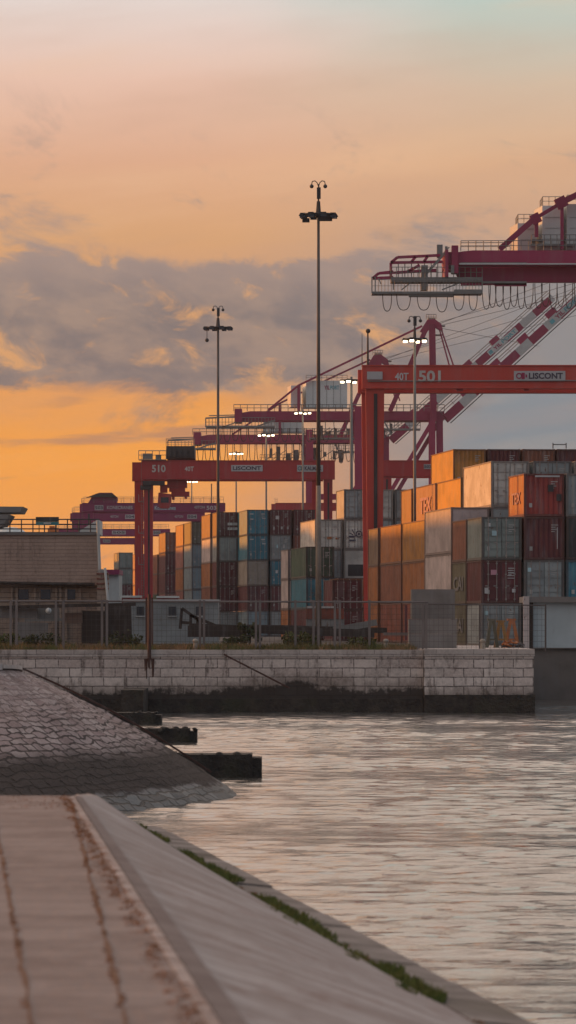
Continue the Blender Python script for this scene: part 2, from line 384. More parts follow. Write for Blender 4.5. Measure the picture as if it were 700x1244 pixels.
col = g.mix(tone, (.34,.25,.235), (.50,.41,.38))
col = g.mix(g.ss(g.noise(uv, 3, 5, .65), .4, .75, 0, .5), col, (.20,.14,.13))
col = g.mix(g.ss(g.noise(uv, .8, 7, .7), .48, .64, 0, .6), col, (.17,.115,.10))
smooth = g.ss(g.m('ADD', z, g.m('MULTIPLY', g.m('SUBTRACT', g.noise(uv, .7, 4), .5), 1.6)), 1.9, 3.0)
gap = g.m('MULTIPLY', gap0, g.ss(g.noise(uv, 1.7, 4), .25, .5, .55, 1.0))
gapm = g.m('MULTIPLY', gap, g.lin(smooth, 0, 1, .88, .16))
col = g.mix(gapm, col, (.03,.022,.02))
zz = g.m('ADD', z, g.m('MULTIPLY', g.m('SUBTRACT', g.noise(uv, .9, 5, .65), .5), .55))
alg = g.m('MULTIPLY', g.ss(zz, 1.65, 1.05), g.ss(zz, .30, .42))
col = g.mix(g.m('MULTIPLY', alg, .95), col, (.026,.018,.015))
wet = g.ss(zz, .45, .30)
wcol = g.mix(gapm, g.mix(tone, (.045,.055,.06), (.13,.15,.155)), (.015,.015,.015))
col = g.mix(wet, col, wcol)
g.nt.links.new(col, b.inputs['Base Color'])
g.set(b.inputs['Roughness'], g.lin(wet, 0, 1, .9, .6))
bumpn(g, b, g.m('ADD', g.m('SUBTRACT', 1.0, gap0), g.m('ADD', g.m('MULTIPLY', tone, .5), g.m('MULTIPLY', g.noise(uv, 5, 6, .7), .8))), 1.0, .11)

# water
m, g, b = newmat('water'); M['water'] = m
co = g.n('ShaderNodeTexCoord').outputs['Object']
b.inputs['Base Color'].default_value = (.10,.095,.085,1); b.inputs['Roughness'].default_value = .05; b.inputs['IOR'].default_value = 1.42
h = g.m('ADD', g.noise(g.vm('MULTIPLY', co, (1.0, 1.5, 1)), 2.2, 4, .55), g.m('MULTIPLY', g.noise(g.vm('MULTIPLY', co, (1, 1.4, 1)), 7.0, 3, .5), .25))
bumpn(g, b, h, .42, .06)

# ------------------------------------------------------------------ setting
# water sheet with real ripples
def axis(lo, a, b, hi, st, grow=1.25):
    xs = list(np.arange(a, b, st)); s = st; x = xs[-1]
    while x < hi: s *= grow; x += s; xs.append(min(x, hi))
    s = st; x = a; pre = []
    while x > lo: s *= grow; x -= s; pre.append(max(x, lo))
    return np.array(pre[::-1]+xs)
xs = axis(-3000, -14, 16, 3000, .16); ys = axis(-2000, 50, 275, 290, .22)
gx, gy = np.meshgrid(xs, ys); rng = np.random.default_rng(3); gz = np.zeros_like(gx)
for lam, amp, k in ((4.5, .0065, 5), (2.4, .0060, 9), (1.35, .0052, 12), (.85, .0038, 14)):
    for i in range(k):
        a_ = rng.normal(1.5, .42); l_ = lam*rng.uniform(.75, 1.3); kx, ky = 2*math.pi/l_*math.cos(a_), 2*math.pi/l_*math.sin(a_)
        ph = kx*gx+ky*gy+rng.uniform(0, 6.28)
        gz += amp*(np.sin(ph)+.25*np.cos(2*ph))*rng.uniform(.6, 1.2)
patch = .85+.40*np.sin(gx*.21+gy*.075+1)*np.sin(gy*.11-gx*.09)+.25*np.sin(gy*.31+gx*.12)
gz *= patch
fade = np.clip(1-np.maximum(np.maximum(-14-gx, gx-16), np.maximum(50-gy, gy-275))/6, 0, 1); gz *= fade
me = bpy.data.meshes.new('water'); nx, ny = len(xs), len(ys)
me.vertices.add(nx*ny); me.vertices.foreach_set('co', np.stack([gx, gy, gz], -1).ravel())
ii = (np.arange(ny-1)[:,None]*nx+np.arange(nx-1)[None]).ravel()
q = np.stack([ii, ii+1, ii+nx+1, ii+nx], -1)
me.loops.add(q.size); me.loops.foreach_set('vertex_index', q.ravel()); me.polygons.add(len(q))
me.polygons.foreach_set('loop_start', np.arange(0, q.size, 4)); me.polygons.foreach_set('use_smooth', np.ones(len(q), bool)); me.update(); me.validate()
me.materials.append(M['water']); wo = bpy.data.objects.new('water', me); COL.objects.link(wo); tag(wo, kind='structure')

YW = 229.0
# terminal ground (one sheet, steps back on the right where the basin goes on)
gm = MB()
poly = [(-4000, YW+.6), (X_(648, YW)-.1, YW+.6), (X_(648, YW)-.1, 271.5), (4000, 271.5), (4000, 9000), (-4000, 9000)]
gm.add([(x, y, GZ-.02) for x, y in poly], [tuple(range(6))])
tag(gm.build('ground', M['ground']), kind='structure')
sea = MB().add([(-4000, -2000, -2.5), (4000, -2000, -2.5), (4000, 300, -2.5), (-4000, 300, -2.5)], [(0, 1, 2, 3)])
tag(sea.build('seabed', M['darkwet']), kind='structure')

# quay wall
t = thing('quay_wall', (-7, YW, 0), 'pale limestone block quay wall across the basin below the fence', 'wall')
xa, xb, xc = -60, X_(515, YW), X_(648, YW)
MB().box(xa, xb-.02, YW, YW+1.2, -2.4, GZ-.32).build('block_face', M['quay'], t)
MB().box(xa, xb-.02, YW-.06, YW+1.3, GZ-.32, GZ+.02).build('coping', M['coping'], t)
MB().box(xa, xb-.02, YW-.28, YW-.002, -2.4, .72).build('footing', M['darkwet'], t)
t = thing('quay_pier', (xc-3, YW, 0), 'square limestone pier ending the quay wall, right of the long wall', 'wall')
MB().box(xb, xc, YW-.38, 271.4, -2.4, GZ-.30).build('block_face', M['quay2'], t)
MB().box(xb, xc+.05, YW-.44, 271.4, GZ-.30, GZ+.06).build('coping', M['coping'], t)
MB().box(xb+.01, xc+.06, YW-.62, YW-.382, -2.4, .92).build('footing', M['darkwet'], t)
t = thing('back_quay_wall', (30, 270, 0), 'dark stained quay wall set back at the right edge, under the white gatehouse', 'wall')
MB().box(xc+.08, 90, 270.6, 271.4, -2.4, GZ-.12).build('block_face', M['concrete'], t)
MB().box(xc+.08, 90, 270.4, 271.6, GZ-.12, GZ+.05).build('coping', M['concrete'], t)
# iron rod leaning on the wall
tag(MB().tube(P(272, 795, YW-.35), P(352, 836, YW-.5), .05, n=6).build('mooring_rod', M['rusty']), 'long rusty rod leaning diagonally down the quay wall', 'rod')
mb = MB().box(X_(148,222), X_(175,222), 221, YW-.29, -2.4, Z_(838,222)); tag(mb.build('concrete_landing', M['darkwet']), 'dark square landing block in the corner below the quay wall', 'landing')

# ---- embankment (mole) with stone revetment
toe = [(-60,99),(-30,99.5),(-14,100.5),(-8,102.2),(-5.6,104.2),(-3.9,107.6),(-2.7,110.6),(-1.9,113.6),(-1.38,117),(-1.45,120.5),(-2.2,128),(-3.6,140),(-5.2,160),(-7.2,185),(-9.5,215),(-10.6,228.6)]
top = [(-62,109,3.45),(-32,109.4,3.45),(-16,110,3.5),(-10.5,111,3.54),(-8.4,111.6,3.55),(-7.5,112.2,3.55),(-7.1,112.9,3.55),(-6.95,113.8,3.53),(-6.9,115,3.5),(-7.0,117,3.42),(-7.7,126,3.2),(-9.2,140,2.9),(-10.8,160,2.4),(-12.8,185,1.9),(-15,215,1.4),(-16,228.6,1.2)]
me = bpy.data.meshes.new('stone_embankment'); bm = bmesh.new(); uvl = bm.loops.layers.uv.new('flow')
NR = 26; sub = []
def cr(pts, k=6):
    out = []
    for i in range(len(pts)-1):
        p0 = np.array(pts[max(i-1, 0)]); p1 = np.array(pts[i]); p2 = np.array(pts[i+1]); p3 = np.array(pts[min(i+2, len(pts)-1)])
        for j in range(k):
            t_ = j/k
            out.append(.5*((2*p1)+(-p0+p2)*t_+(2*p0-5*p1+4*p2-p3)*t_**2+(-p0+3*p1-3*p2+p3)*t_**3))
    out.append(np.array(pts[-1], float)); return out
T1 = cr([(a, b_, 0.) for a, b_ in toe]); T2 = cr([(a, b_, c-.2) for a, b_, c in top]); acc = 0; rows = []
for i, (a, b_) in enumerate(zip(T1, T2)):
    if i: acc += float(np.linalg.norm((a+b_)[:2]/2-(T1[i-1]+T2[i-1])[:2]/2))
    mid_in = np.array([b_[0], b_[1], b_[2]]); col_ = []
    for r in range(-3, NR+1):
        t_ = r/NR; p = a+(mid_in-a)*t_
        p = p+np.array([0, 0, .22*math.sin(math.pi*max(0, t_))]) 
        jit = .035 if 0 < t_ < .95 else 0
        p = p+np.array([random.uniform(-jit, jit), random.uniform(-jit, jit), random.uniform(-jit, jit)])
        col_.append((bm.verts.new(p), (acc, t_*6.2)))
    rows.append(col_)
for i in range(len(rows)-1):
    for r in range(len(rows[0])-1):
        qs = [rows[i][r], rows[i+1][r], rows[i+1][r+1], rows[i][r+1]]
        f = bm.faces.new([q_[0] for q_ in qs]); f.smooth = True
        for lp, q_ in zip(f.loops, qs): lp[uvl].uv = q_[1]
f = [rw[-1][0] for rw in rows]+[bm.verts.new((-64, 228.6, 1.2))]
ff = bm.faces.new(f)
for lp in ff.loops: lp[uvl].uv = (lp.vert.co.x, lp.vert.co.y)
bmesh.ops.triangulate(bm, faces=[ff])
bmesh.ops.recalc_face_normals(bm, faces=bm.faces); bm.to_mesh(me); bm.free(); me.materials.append(M['revetment'])
emb = bpy.data.objects.new('embankment', me); COL.objects.link(emb); tag(emb, kind='structure')
# kerb along the crest and corner of the embankment
mb = MB()
crest = [Vector(p_)+Vector((.05, -.02, .05)) for p_ in T2[18:70]]
for a, b_ in zip(crest, crest[1:]): mb.bar(a, b_, .16, .10)
tag(mb.build('embankment_kerb', M['coping']), 'low stone kerb running round the top of the stone embankment', 'kerb')
mb = MB()
def onslope(i, t_): a, b_ = T1[i], T2[i]; return Vector(a+(b_-a)*t_)+Vector((0, 0, .22*math.sin(math.pi*t_)+.05))
lip = [onslope(i, .74) for i in range(4, 27)]
for a, b_ in zip(lip, lip[1:]): mb.bar(a, b_, .08, .14)
tag(mb.build('stone_ledge', M['coping']), 'narrow pale stone ledge curving across the upper embankment slope', 'ledge')
# rusty edge rail down the corner of the slope
mb = MB(); i0 = 50
rail = [onslope(i0, 1-k_/14)+Vector((.12, .3, -.01)) for k_ in range(0, 13)]
for a, b_ in zip(rail, rail[1:]): mb.bar(a, b_, .05, .06)
tag(mb.build('edge_rail', M['rusty']), 'thin rusty edge rail running down the corner of the stone embankment', 'rail')

# dark concrete slabs sticking out into the water
for px0, px1, yt, yb, lab in ((205,318,917,945,'longest dark concrete groyne, nearest the camera, with a stepped end'), (172,239,885.5,903,'middle dark concrete groyne reaching out beside the embankment'), (142,196,866,880,'short far dark concrete groyne closest to the quay wall')):
    Y = F*HC/(yb-HY); w = 1.9
    mb = MB(); x1 = X_(px1, Y); x0 = X_(px0, Y)-3.5; zt = Z_(yt, Y)
    mb.box(x0, x1-.28, Y, Y+w, -2.4, zt); mb.box(x1-.278, x1, Y+.1, Y+w-.15, -2.4, zt-.10); mb.box(x0, (x0+x1)/2+.6, Y-.05, Y+w+.05, zt-.14, zt+.05)
    rg = random.Random(int(Y))
    for q_ in range(34):
        cx = x1-rg.uniform(0, 5.5); mb.sph((cx, Y+rg.uniform(-.02, .3), zt-rg.choice([0, 0, .1, .3, .5])*rg.random()), rg.uniform(.05, .15), 6, 4, .7)
    tag(mb.build('groyne', M['darkwet']), lab, 'groyne', 'concrete groynes beside the embankment')
t = None

# ---- near promenade and sloping sea wall
ZN = HC-1.6
def lineA(y): return 1.0-.0715*y
def edgeX(y): return 4.64-.1118*y
seg = [(-30, 1)]
mb = MB(); ysn = list(np.linspace(-25, 42.6, 60))
for y in ysn: pass
vs = []; fs = []
for y in ysn: vs += [(-40, y+ (0.6 if y > 42 else 0), ZN), (lineA(y)-.03, y, ZN)]
for i in range(len(ysn)-1): fs.append((2*i, 2*i+1, 2*i+3, 2*i+2))
mb.add(vs, fs)
mb.add([(-40, 43.2, ZN), (lineA(42.6)-.03, 42.6, ZN), (lineA(42.6)-.03, 42.6, -3), (-40, 43.2, -3)], [(0, 1, 2, 3)])
tag(mb.build('promenade', M['paving']), kind='structure')
# low kerb stones along line A
k = thing('promenade_kerb', (lineA(20), 20, ZN), 'long line of worn kerb stones with dry grass, edging the promenade', 'kerb')
y = -20.0; mb = MB()
while y < 42:
    L_ = random.uniform(1.0, 1.5); h_ = .003
    a = Vector((lineA(y), y+.015, ZN-.1)); b_ = Vector((lineA(y+L_), min(y+L_-.015, 42.5), ZN-.1))
    mb.add([(a.x-.028, a.y, ZN-.1), (a.x+.028, a.y, ZN-.1), (b_.x+.028, b_.y, ZN-.1), (b_.x-.028, b_.y, ZN-.1), (a.x-.028, a.y, ZN+h_), (a.x+.028, a.y, ZN+h_), (b_.x+.028, b_.y, ZN+h_), (b_.x-.028, b_.y, ZN+h_)],
           [(0,3,2,1),(4,5,6,7),(0,1,5,4),(1,2,6,5),(2,3,7,6),(3,0,4,7)]); y += L_
mb.build('kerb_stone_row', M['slab'], k)
# sloping slab apron: cross sections from the kerb down to the coping
ZE = 2.0
ends = [(0.0, 42.6), (.08, 44.6), (.2, 47.2), (.4, 50.4), (.65, 53.4), (.85, 55.0), (1.0, 55.5)]
def yend(t_):
    for (a, ya), (b2, yb) in zip(ends, ends[1:]):
        if t_ <= b2: return ya+(yb-ya)*(t_-a)/(b2-a)
    return 55.5
def apron(t_, y):
    xa_, xe = lineA(y)+.03, edgeX(y)-.42
    drop = .0+.04*min(1, t_/.10)*1.0+(ZN-.04-ZE)*max(0, (t_-.02)/.98)**1.15
    return (xa_+(xe-xa_)*t_, y, ZN+.0-drop)
mb = MB(); NT, NY = 24, 90; vs = []
for i in range(NY+1):
    for j in range(NT+1):
        t_ = j/NT; y = -25+(yend(t_)+25)*i/NY; vs.append(apron(t_, y))
fs = [(i*(NT+1)+j, i*(NT+1)+j+1, (i+1)*(NT+1)+j+1, (i+1)*(NT+1)+j) for i in range(NY) for j in range(NT)]
n0 = len(vs); last = NY*(NT+1)
for j in range(NT+1): x_, y_, z_ = vs[last+j]; vs.append((x_, y_+.05, -3))
fs += [(last+j, last+j+1, n0+j+1, n0+j) for j in range(NT)]
mb.add(vs, fs); tag(mb.build('sea_wall_apron', M['slab'], smooth=True), 'broad sloping stone apron between the promenade kerb and the water', 'sea wall')
# strip coloured dark to stand in for the kerb's shaded right side
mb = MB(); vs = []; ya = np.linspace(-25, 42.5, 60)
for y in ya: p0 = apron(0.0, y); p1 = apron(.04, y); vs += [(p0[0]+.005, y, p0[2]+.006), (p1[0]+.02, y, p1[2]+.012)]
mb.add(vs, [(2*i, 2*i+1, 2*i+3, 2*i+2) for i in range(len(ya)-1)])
tag(mb.build('kerb_shade_strip', M['kerb_shade']), kind='structure')
# coping strip
cp = thing('sea_wall_coping', (edgeX(30), 30, ZE-.1), 'worn stone coping along the water edge of the near sea wall', 'coping')
mb = MB(); y = -25.0
while y < 55.3:
    L_ = min(random.uniform(1.5, 2.3), 55.6-y); dz = random.uniform(-.012, .012)
    for_ = [(edgeX(y)-.41, y+.012), (edgeX(y), y+.012), (edgeX(y+L_), y+L_-.012), (edgeX(y+L_)-.41, y+L_-.012)]
    vs = [(a, b_, -3) for a, b_ in for_]+[(for_[0][0], for_[0][1], ZE-.01+dz), (for_[1][0], for_[1][1], ZE-.05+dz), (for_[2][0], for_[2][1], ZE-.05+dz), (for_[3][0], for_[3][1], ZE-.01+dz)]
    mb.add(vs, [(4,5,6,7),(0,1,5,4),(1,2,6,5),(2,3,7,6),(3,0,4,7)]); y += L_
mb.build('coping_stone_row', M['coping_worn'], cp)

def tufts(name, mat, pts, h, w, n, label, cat, seed=1, lean=.6):
    rnd = random.Random(seed); mb = MB()
    for (c, rad) in pts:
        for _ in range(n):
            a = rnd.uniform(0, 6.28); r_ = rad*math.sqrt(rnd.random()); p = Vector(c)+Vector((math.cos(a)*r_, math.sin(a)*r_, 0))
            hh = h*rnd.uniform(.4, 1.2)*(1-.5*r_/max(rad, .01)); b_ = rnd.uniform(0, 6.28); dx = Vector((math.cos(b_), math.sin(b_), 0))*w/2
            tip = p+Vector((rnd.uniform(-1, 1)*hh*lean, rnd.uniform(-1, 1)*hh*lean, hh))
            mb.add([p-dx, p+dx, tip+dx*.3, tip-dx*.3], [(0, 1, 2, 3)])
    return tag(mb.build(name, mat), label, cat, kind='stuff')
rr = random.Random(5)
def lineB(y): return X_(150, 18.7)-.0575*(y-18.7)
def lineC(y): return X_(35, 19.1)-.0725*(y-19.1)
for fn, lab in ((lineB, 'rusty dirt filled joint in the paving next to the kerb'), (lineC, 'rusty dirt filled joint in the paving nearest the left edge')):
    mb = MB(); ya = np.arange(8, 42.3, .2); vs = []
    for y in ya: w_ = .004+.011*abs(math.sin(y*1.9)*math.sin(y*.61+1))+rr.uniform(0, .008); c = fn(y)+rr.uniform(-.008, .008); vs += [(c-w_, y, ZN+.0015), (c+w_, y, ZN+.0015)]
    mb.add(vs, [(2*i, 2*i+1, 2*i+3, 2*i+2) for i in range(len(ya)-1)])
    tag(mb.build('paving_joint', M['dirt']), lab, 'joint', kind='stuff')
pts = []
for y in np.arange(12, 42.4, .11):
    if rr.random() < .85 and math.sin(y*2.1)+math.sin(y*.77) > -1.5: pts.append(((lineA(y)-.07+rr.uniform(-.05, .05), y, ZN-.01), rr.uniform(.03, .08)))
for y in np.arange(12, 42, .25):
    if rr.random() < .5+.4*math.sin(y*1.3): pts.append(((lineB(y)+rr.uniform(-.02, .02), y, ZN-.01), .012))
    if rr.random() < .3+.3*math.sin(y*1.1): pts.append(((lineC(y)+rr.uniform(-.02, .02), y, ZN-.01), .02))
for y in np.arange(39.5, 42.4, .12): pts.append(((lineA(y)+rr.uniform(-.9, -.1), y, ZN-.01), .12))
tufts('dry_grass', M['drymoss'], pts, .028, .010, 34, 'rust brown dry grass growing in the promenade joints', 'grass', 2)
pts = []
mpx = [(198,1004,50),(232,1034,44),(262,1056,40),(285,1076,36),(300,1080,36),(345,1110,32),(380,1135,30),(410,1150,29),(440,1170,28),(470,1188,27),(500,1205,26.5),(517,1214,26)]
for (a, b_) in zip(np.arange(29.0, 54, .17), [0]*500):
    y = a; s_ = 1 if (math.sin(y*1.7)+math.sin(y*.9+1)+rr.uniform(-.5, .5)) > -9 else 0
    if s_: pts.append(((edgeX(y)-.47+rr.uniform(-.07, .06)-(.14 if math.sin(y*.8) > .4 else 0), y, ZE-.0), rr.uniform(.08, .17)*(.7+.5*abs(math.sin(y*.53))) ))
pts += [((edgeX(y)-.95+rr.uniform(-.1, .1), y, ZE+.14), .12) for y in np.arange(33, 36.5, .3)]
pts += [((edgeX(y)-.75, y, ZE+.10), .06) for y in (28.2, 28.5, 31)]
tufts('green_moss', M['moss'], pts, .08, .02, 150, 'bright green weeds and moss in the joint behind the coping', 'weeds', 3)
pts = [((edgeX(y)-.46+rr.uniform(-.12, .06), y, ZE+.0), rr.uniform(.04, .10)) for y in np.arange(27.5, 54, .3) if rr.random() < .7]
tufts('dry_moss', M['drymoss'], pts, .035, .015, 45, 'withered brown weeds mixed into the green strip by the coping', 'weeds', 6)
# ------------------------------------------------------------------ containers
CW = 2.438
cache = {}
M['platewhite'] = paint('platewhite', (.42,.42,.40), .6, .5, .3)
def corr(mb, x, y0, y1, z0, z1, out, per=.28, dep=.036):   # corrugated wall in plane x, running along y
    n = max(2, int((y1-y0)/per)); per = (y1-y0)/n; pts = []
    for i in range(n):
        a = y0+i*per; pts += [(x, a), (x, a+per*.25), (x-out*dep, a+per*.5), (x-out*dep, a+per*.75)]
    pts.append((x, y1)); vs = [(a, b_, z0) for a, b_ in pts]+[(a, b_, z1) for a, b_ in pts]; m_ = len(pts)
    mb.add(vs, [(i, i+1, m_+i+1, m_+i) for i in range(m_-1)])
def corr_end(mb, y, x0, x1, z0, z1, per=.28, dep=.05):
    n = max(2, int((x1-x0)/per)); per = (x1-x0)/n; pts = []
    for i in range(n):
        a = x0+i*per; pts += [(a, y), (a+per*.25, y), (a+per*.5, y+dep), (a+per*.75, y+dep)]
    pts.append((x1, y)); vs = [(a, b_, z0) for a, b_ in pts]+[(a, b_, z1) for a, b_ in pts]; m_ = len(pts)
    mb.add(vs, [(i, i+1, m_+i+1, m_+i) for i in range(m_-1)])
def meshes(L, H, kind):
    key = (round(L, 2), round(H, 2), kind)
    if key in cache: return cache[key]
    w = CW/2; l = L/2; dm = M['c_grey']; res = []
    fr = MB(); p_ = .13
    for sx in (-1, 1):
        for sy in (-1, 1):
            fr.box(min(sx*w, sx*(w-p_)), max(sx*w, sx*(w-p_)), min(sy*l, sy*(l-p_)), max(sy*l, sy*(l-p_)), .12, H-.12)
            for z0 in (0, H-.119): fr.box(min(sx*(w+.006), sx*(w-.18)), max(sx*(w+.006), sx*(w-.18)), min(sy*(l+.006), sy*(l-.17)), max(sy*(l+.006), sy*(l-.17)), z0, z0+.118)
        fr.box(min(sx*w, sx*(w-.07)), max(sx*w, sx*(w-.07)), -l+.175, l-.175, .01, .16)
        fr.box(min(sx*w, sx*(w-.07)), max(sx*w, sx*(w-.07)), -l+.175, l-.175, H-.09, H-.01)
    for sy in (-1, 1):
        a, b_ = sorted((sy*l, sy*(l-.12)))
        fr.box(-w+.185, w-.185, a, b_, .01, .15); fr.box(-w+.185, w-.185, a, b_, H-.12, H-.01)
    res.append(('frame', fr.mesh('frame', dm), 'p'))
    sh = MB(); corr(sh, -w+.03, -l+.13, l-.13, .16, H-.09, -1); corr(sh, w-.03, -l+.13, l-.13, .16, H-.09, 1)
    sh.box(-w+.071, w-.071, -l+.10, l-.10, H-.06, H-.025); sh.box(-w+.071, w-.071, -l+.10, l-.10, .05, .10)
    corr_end(sh, l-.06, -w+.13, w-.13, .15, H-.12)
    res.append(('side_panels', sh.mesh('side_panels', dm), 'p'))
    y = -l+.035
    if kind == 'door':
        for sx in (-1, 1):
            db = MB(); a, b_ = sorted((sx*.012, sx*(w-.135)))
            db.box(a, b_, y, y+.05, .155, H-.125)
            n = 5
            for i in range(n):
                z0 = .24+i*(H-.44)/n; db.box(a+.05, b_-.05, y-.045, y-.001, z0, z0+(H-.44)/n-.13)
            res.append(('door', db.mesh('door', dm), 'p'))
            for q_ in (.28, .80):
                lb = MB(); x = sx*q_; lb.tube((x, y-.075, .10), (x, y-.075, H-.06), .026, n=6)
                for z in (.2, .9, 1.7, H-.25): lb.box(x-.06, x+.06, y-.10, y-.046, z, z+.07)
                lb.box(min(x, x+sx*.2), max(x, x+sx*.2), y-.11, y-.08, 1.0, 1.06)
                res.append(('locking_bar', lb.mesh('locking_bar', M['galv']), 'bar'))
    elif kind == 'plain':
        eb = MB(); corr_end(eb, y, -w+.13, w-.13, .15, H-.12); res.append(('end_wall', eb.mesh('end_wall', dm), 'p'))
    else:
        eb = MB(); eb.box(-w+.13, w-.13, y, y+.05, .15, H-.12)
        for x in (-.55, 0, .55): eb.box(x-.02, x+.02, y-.03, y-.001, H*.52, H-.2)
        res.append(('end_wall', eb.mesh('end_wall', dm), 'p'))
        rb = MB(); rb.box(-.85, .85, y-.03, y-.002, .3, H*.5)
        for sx in (-.4, .4):
            for k_ in range(5): rb.box(sx-.25, sx+.25, y-.05, y-.031, .4+k_*.09, .44+k_*.09)
        rb.tube((-.35, y-.034, H*.40), (-.35, y-.06, H*.40), .2, n=12); rb.tube((.35, y-.034, H*.40), (.35, y-.06, H*.40), .2, n=12)
        res.append(('cooling_unit', rb.mesh('cooling_unit', M['dark']), 'own'))
    if kind in ('door', 'plain'):       # code plate printed on the end
        cp_ = MB(); yy = y-.052 if kind == 'door' else y-.006
        for k_ in range(4): cp_.box(.42, .42+(.42, .26, .34, .2)[k_], yy-.01, yy, H-.52-k_*.13, H-.52-k_*.13+.05)
        cp_.box(-.9, -.72, yy-.01, yy, .55, .8)
        res.append(('code_plate', cp_.mesh('code_plate', M['platewhite']), 'own'))
        gk = MB()
        if kind == 'door':
            for xx in (-w+.15, -.012, w-.17): gk.box(xx, xx+.024, y-.012, y-.002, .16, H-.13)
            res.append(('door_seal', gk.mesh('door_seal', M['dark']), 'own'))
    cache[key] = res; return res
WORD = dict(c_red='red', c_maroon='maroon', c_orange='orange', c_amber='amber orange', c_brown='brown', c_rust='rust brown', c_grey='grey', c_greygreen='grey green', c_white='white', c_pink='dusty pink white', c_teal='teal', c_navy='dark blue', c_green='dark green', c_olive='olive', c_beige='beige', c_tan='tan', c_black='blackish green', c_blush='faded pink red', c_bluegrey='blue grey')
KW = dict(door='doors', plain='plain end', reefer='cooling unit end')
ORD = ['topmost', 'second from top', 'third from top', 'fourth from top', 'bottom one']
ncont = 0; LAST = {}
def container(px, Y, z, L, H, colr, kind, label, off=0.0):
    global ncont; ncont += 1
    c0 = Vector((X_(px, Y)+off, Y, z)); r_ = Matrix.Rotation(TH, 3, 'Z'); c = c0+r_ @ Vector((CW/2, L/2, 0))
    e = thing('shipping_container', c, label, 'shipping container', 'stacked shipping containers'); e.rotation_euler = (0, 0, TH)
    par = None
    for nm, me, role in meshes(L, H, kind):
        o = bpy.data.objects.new(nm, me); COL.objects.link(o)
        if nm == 'locking_bar': o.parent = par
        else: o.parent = e
        if nm == 'door': par = o
        if role in ('p', 'bar'):
            o.material_slots[0].link = 'OBJECT'; o.material_slots[0].material = frame_mat(colr) if nm == 'frame' else M[colr] if role == 'p' else M['bar']
        OFF[o.name] = tuple(c)
    LAST['e'] = e; LAST['half'] = L/2
    return e
STK = {}
def stack(name, px, Y, L, H, cols, where, skip_lab=None):
    """cols bottom to top"""
    n = len(cols); z = GZ
    for i, cc in enumerate(cols):
        cl_, kd = cc.split('/') if '/' in cc else (cc, 'door')
        cl_ = 'c_'+cl_
        top_i = n-1-i; word = ORD[top_i] if i else ('bottom one' if n > 1 else 'single')
        e = container(px+random.uniform(-.25, .25), Y+random.uniform(0, .05), z, L, H, cl_, kd, '%s container with %s, %s %s' % (WORD[cl_], KW[kd], word, where))
        STK[(name, i)] = e; z += H+.012
# front right
stack('A1', 585, 272, 6.06, 2.59, ['grey', 'maroon', 'greygreen'], 'of stack behind the yellow trestles')
stack('A2', 637, 272, 6.06, 2.59, ['teal', 'grey', 'maroon/plain', 'red/plain'], 'of stack behind the gatehouse left side')
stack('A3', 688.5, 272, 6.06, 2.59, ['teal', 'teal/plain', 'black/reefer', 'grey/plain'], 'of stack at right picture edge')
stack('A1b', 566, 278.7, 6.06, 2.59, ['olive', 'olive', 'brown'], 'of stack behind trestle stack')
stack('B1', 548, 285.5, 12.19, 2.9, ['pink', 'pink', 'pink/reefer'], 'of pale stack above the grey blocks')
stack('B2', 597, 285.5, 12.19, 2.9, ['grey', 'white', 'grey/reefer', 'white'], 'of stack with sunlit white side')
stack('B3', 648, 285.5, 12.19, 2.9, ['white', 'grey', 'white', 'grey'], 'of stack behind the red container')
stack('B4', 699, 285.5, 12.19, 2.9, ['white', 'grey', 'grey', 'white'], 'of stack behind edge stack')
stack('L1', 516, 319, 12.0, 2.9, ['rust', 'orange', 'amber'], 'of low orange row, nearest stack')
stack('L2', 487.2, 331.6, 12.0, 2.9, ['rust', 'brown', 'orange'], 'of low orange row, middle stack')
stack('L3', 459, 346.0, 6.06, 2.9, ['orange', 'orange', 'tan'], 'of low orange row, farthest stack')
stack('M1', 560, 317, 12.1, 2.9, ['grey', 'brown', 'orange', 'amber'], 'of tall orange row, nearest stack')
stack('M2', 529, 329.7, 12.1, 2.9, ['maroon', 'grey', 'orange', 'blush'], 'of tall orange row, middle stack')
stack('M3', 500, 343, 6.06, 2.9, ['maroon', 'brown', 'orange', 'brown'], 'of tall orange row, farthest stack')
stack('N1', 551, 337, 12.1, 2.87, ['grey', 'maroon', 'orange', 'orange', 'amber/plain'], 'of highest back row, left end')
stack('N2', 593, 337, 12.1, 2.87, ['grey', 'rust', 'orange', 'grey', 'maroon/plain'], 'of highest back row, second stack')
stack('N3', 635, 337, 12.1, 2.87, ['grey', 'rust', 'orange', 'grey', 'brown/plain'], 'of highest back row, third stack')
stack('N4', 677, 337, 12.1, 2.87, ['grey', 'rust', 'orange', 'grey', 'maroon/plain'], 'of highest back row, right end')
# centre
stack('P0', 383, 398, 12.1, 2.64, ['grey', 'teal', 'grey', 'white'], 'of stack right of tall mast')
stack('P1', 418, 398, 6.06, 2.64, ['maroon', 'white', 'white/reefer', 'white', 'grey'], 'of stack left of big gantry leg')
stack('P2', 445.5, 412, 6.06, 2.72, ['maroon', 'grey', 'grey', 'grey', 'white'], 'of stack behind big gantry leg')
stack('P3', 480, 412, 6.06, 2.72, ['maroon', 'grey', 'white', 'grey', 'grey'], 'of stack right of big gantry leg')
stack('Q', 372, 385, 12.1, 2.65, ['maroon', 'teal', 'green'], 'of stack directly behind tall mast')
stack('S', 404, 372, 6.06, 2.5, ['maroon', 'maroon'], 'of low stack right of tall mast')
stack('S2', 411, 379, 5.8, 2.6, ['orange', 'orange'], 'of low orange pair behind maroon pair')
stack('Q2', 350, 399, 6.06, 2.65, ['orange', 'pink', 'pink'], 'of stack left of tall mast')
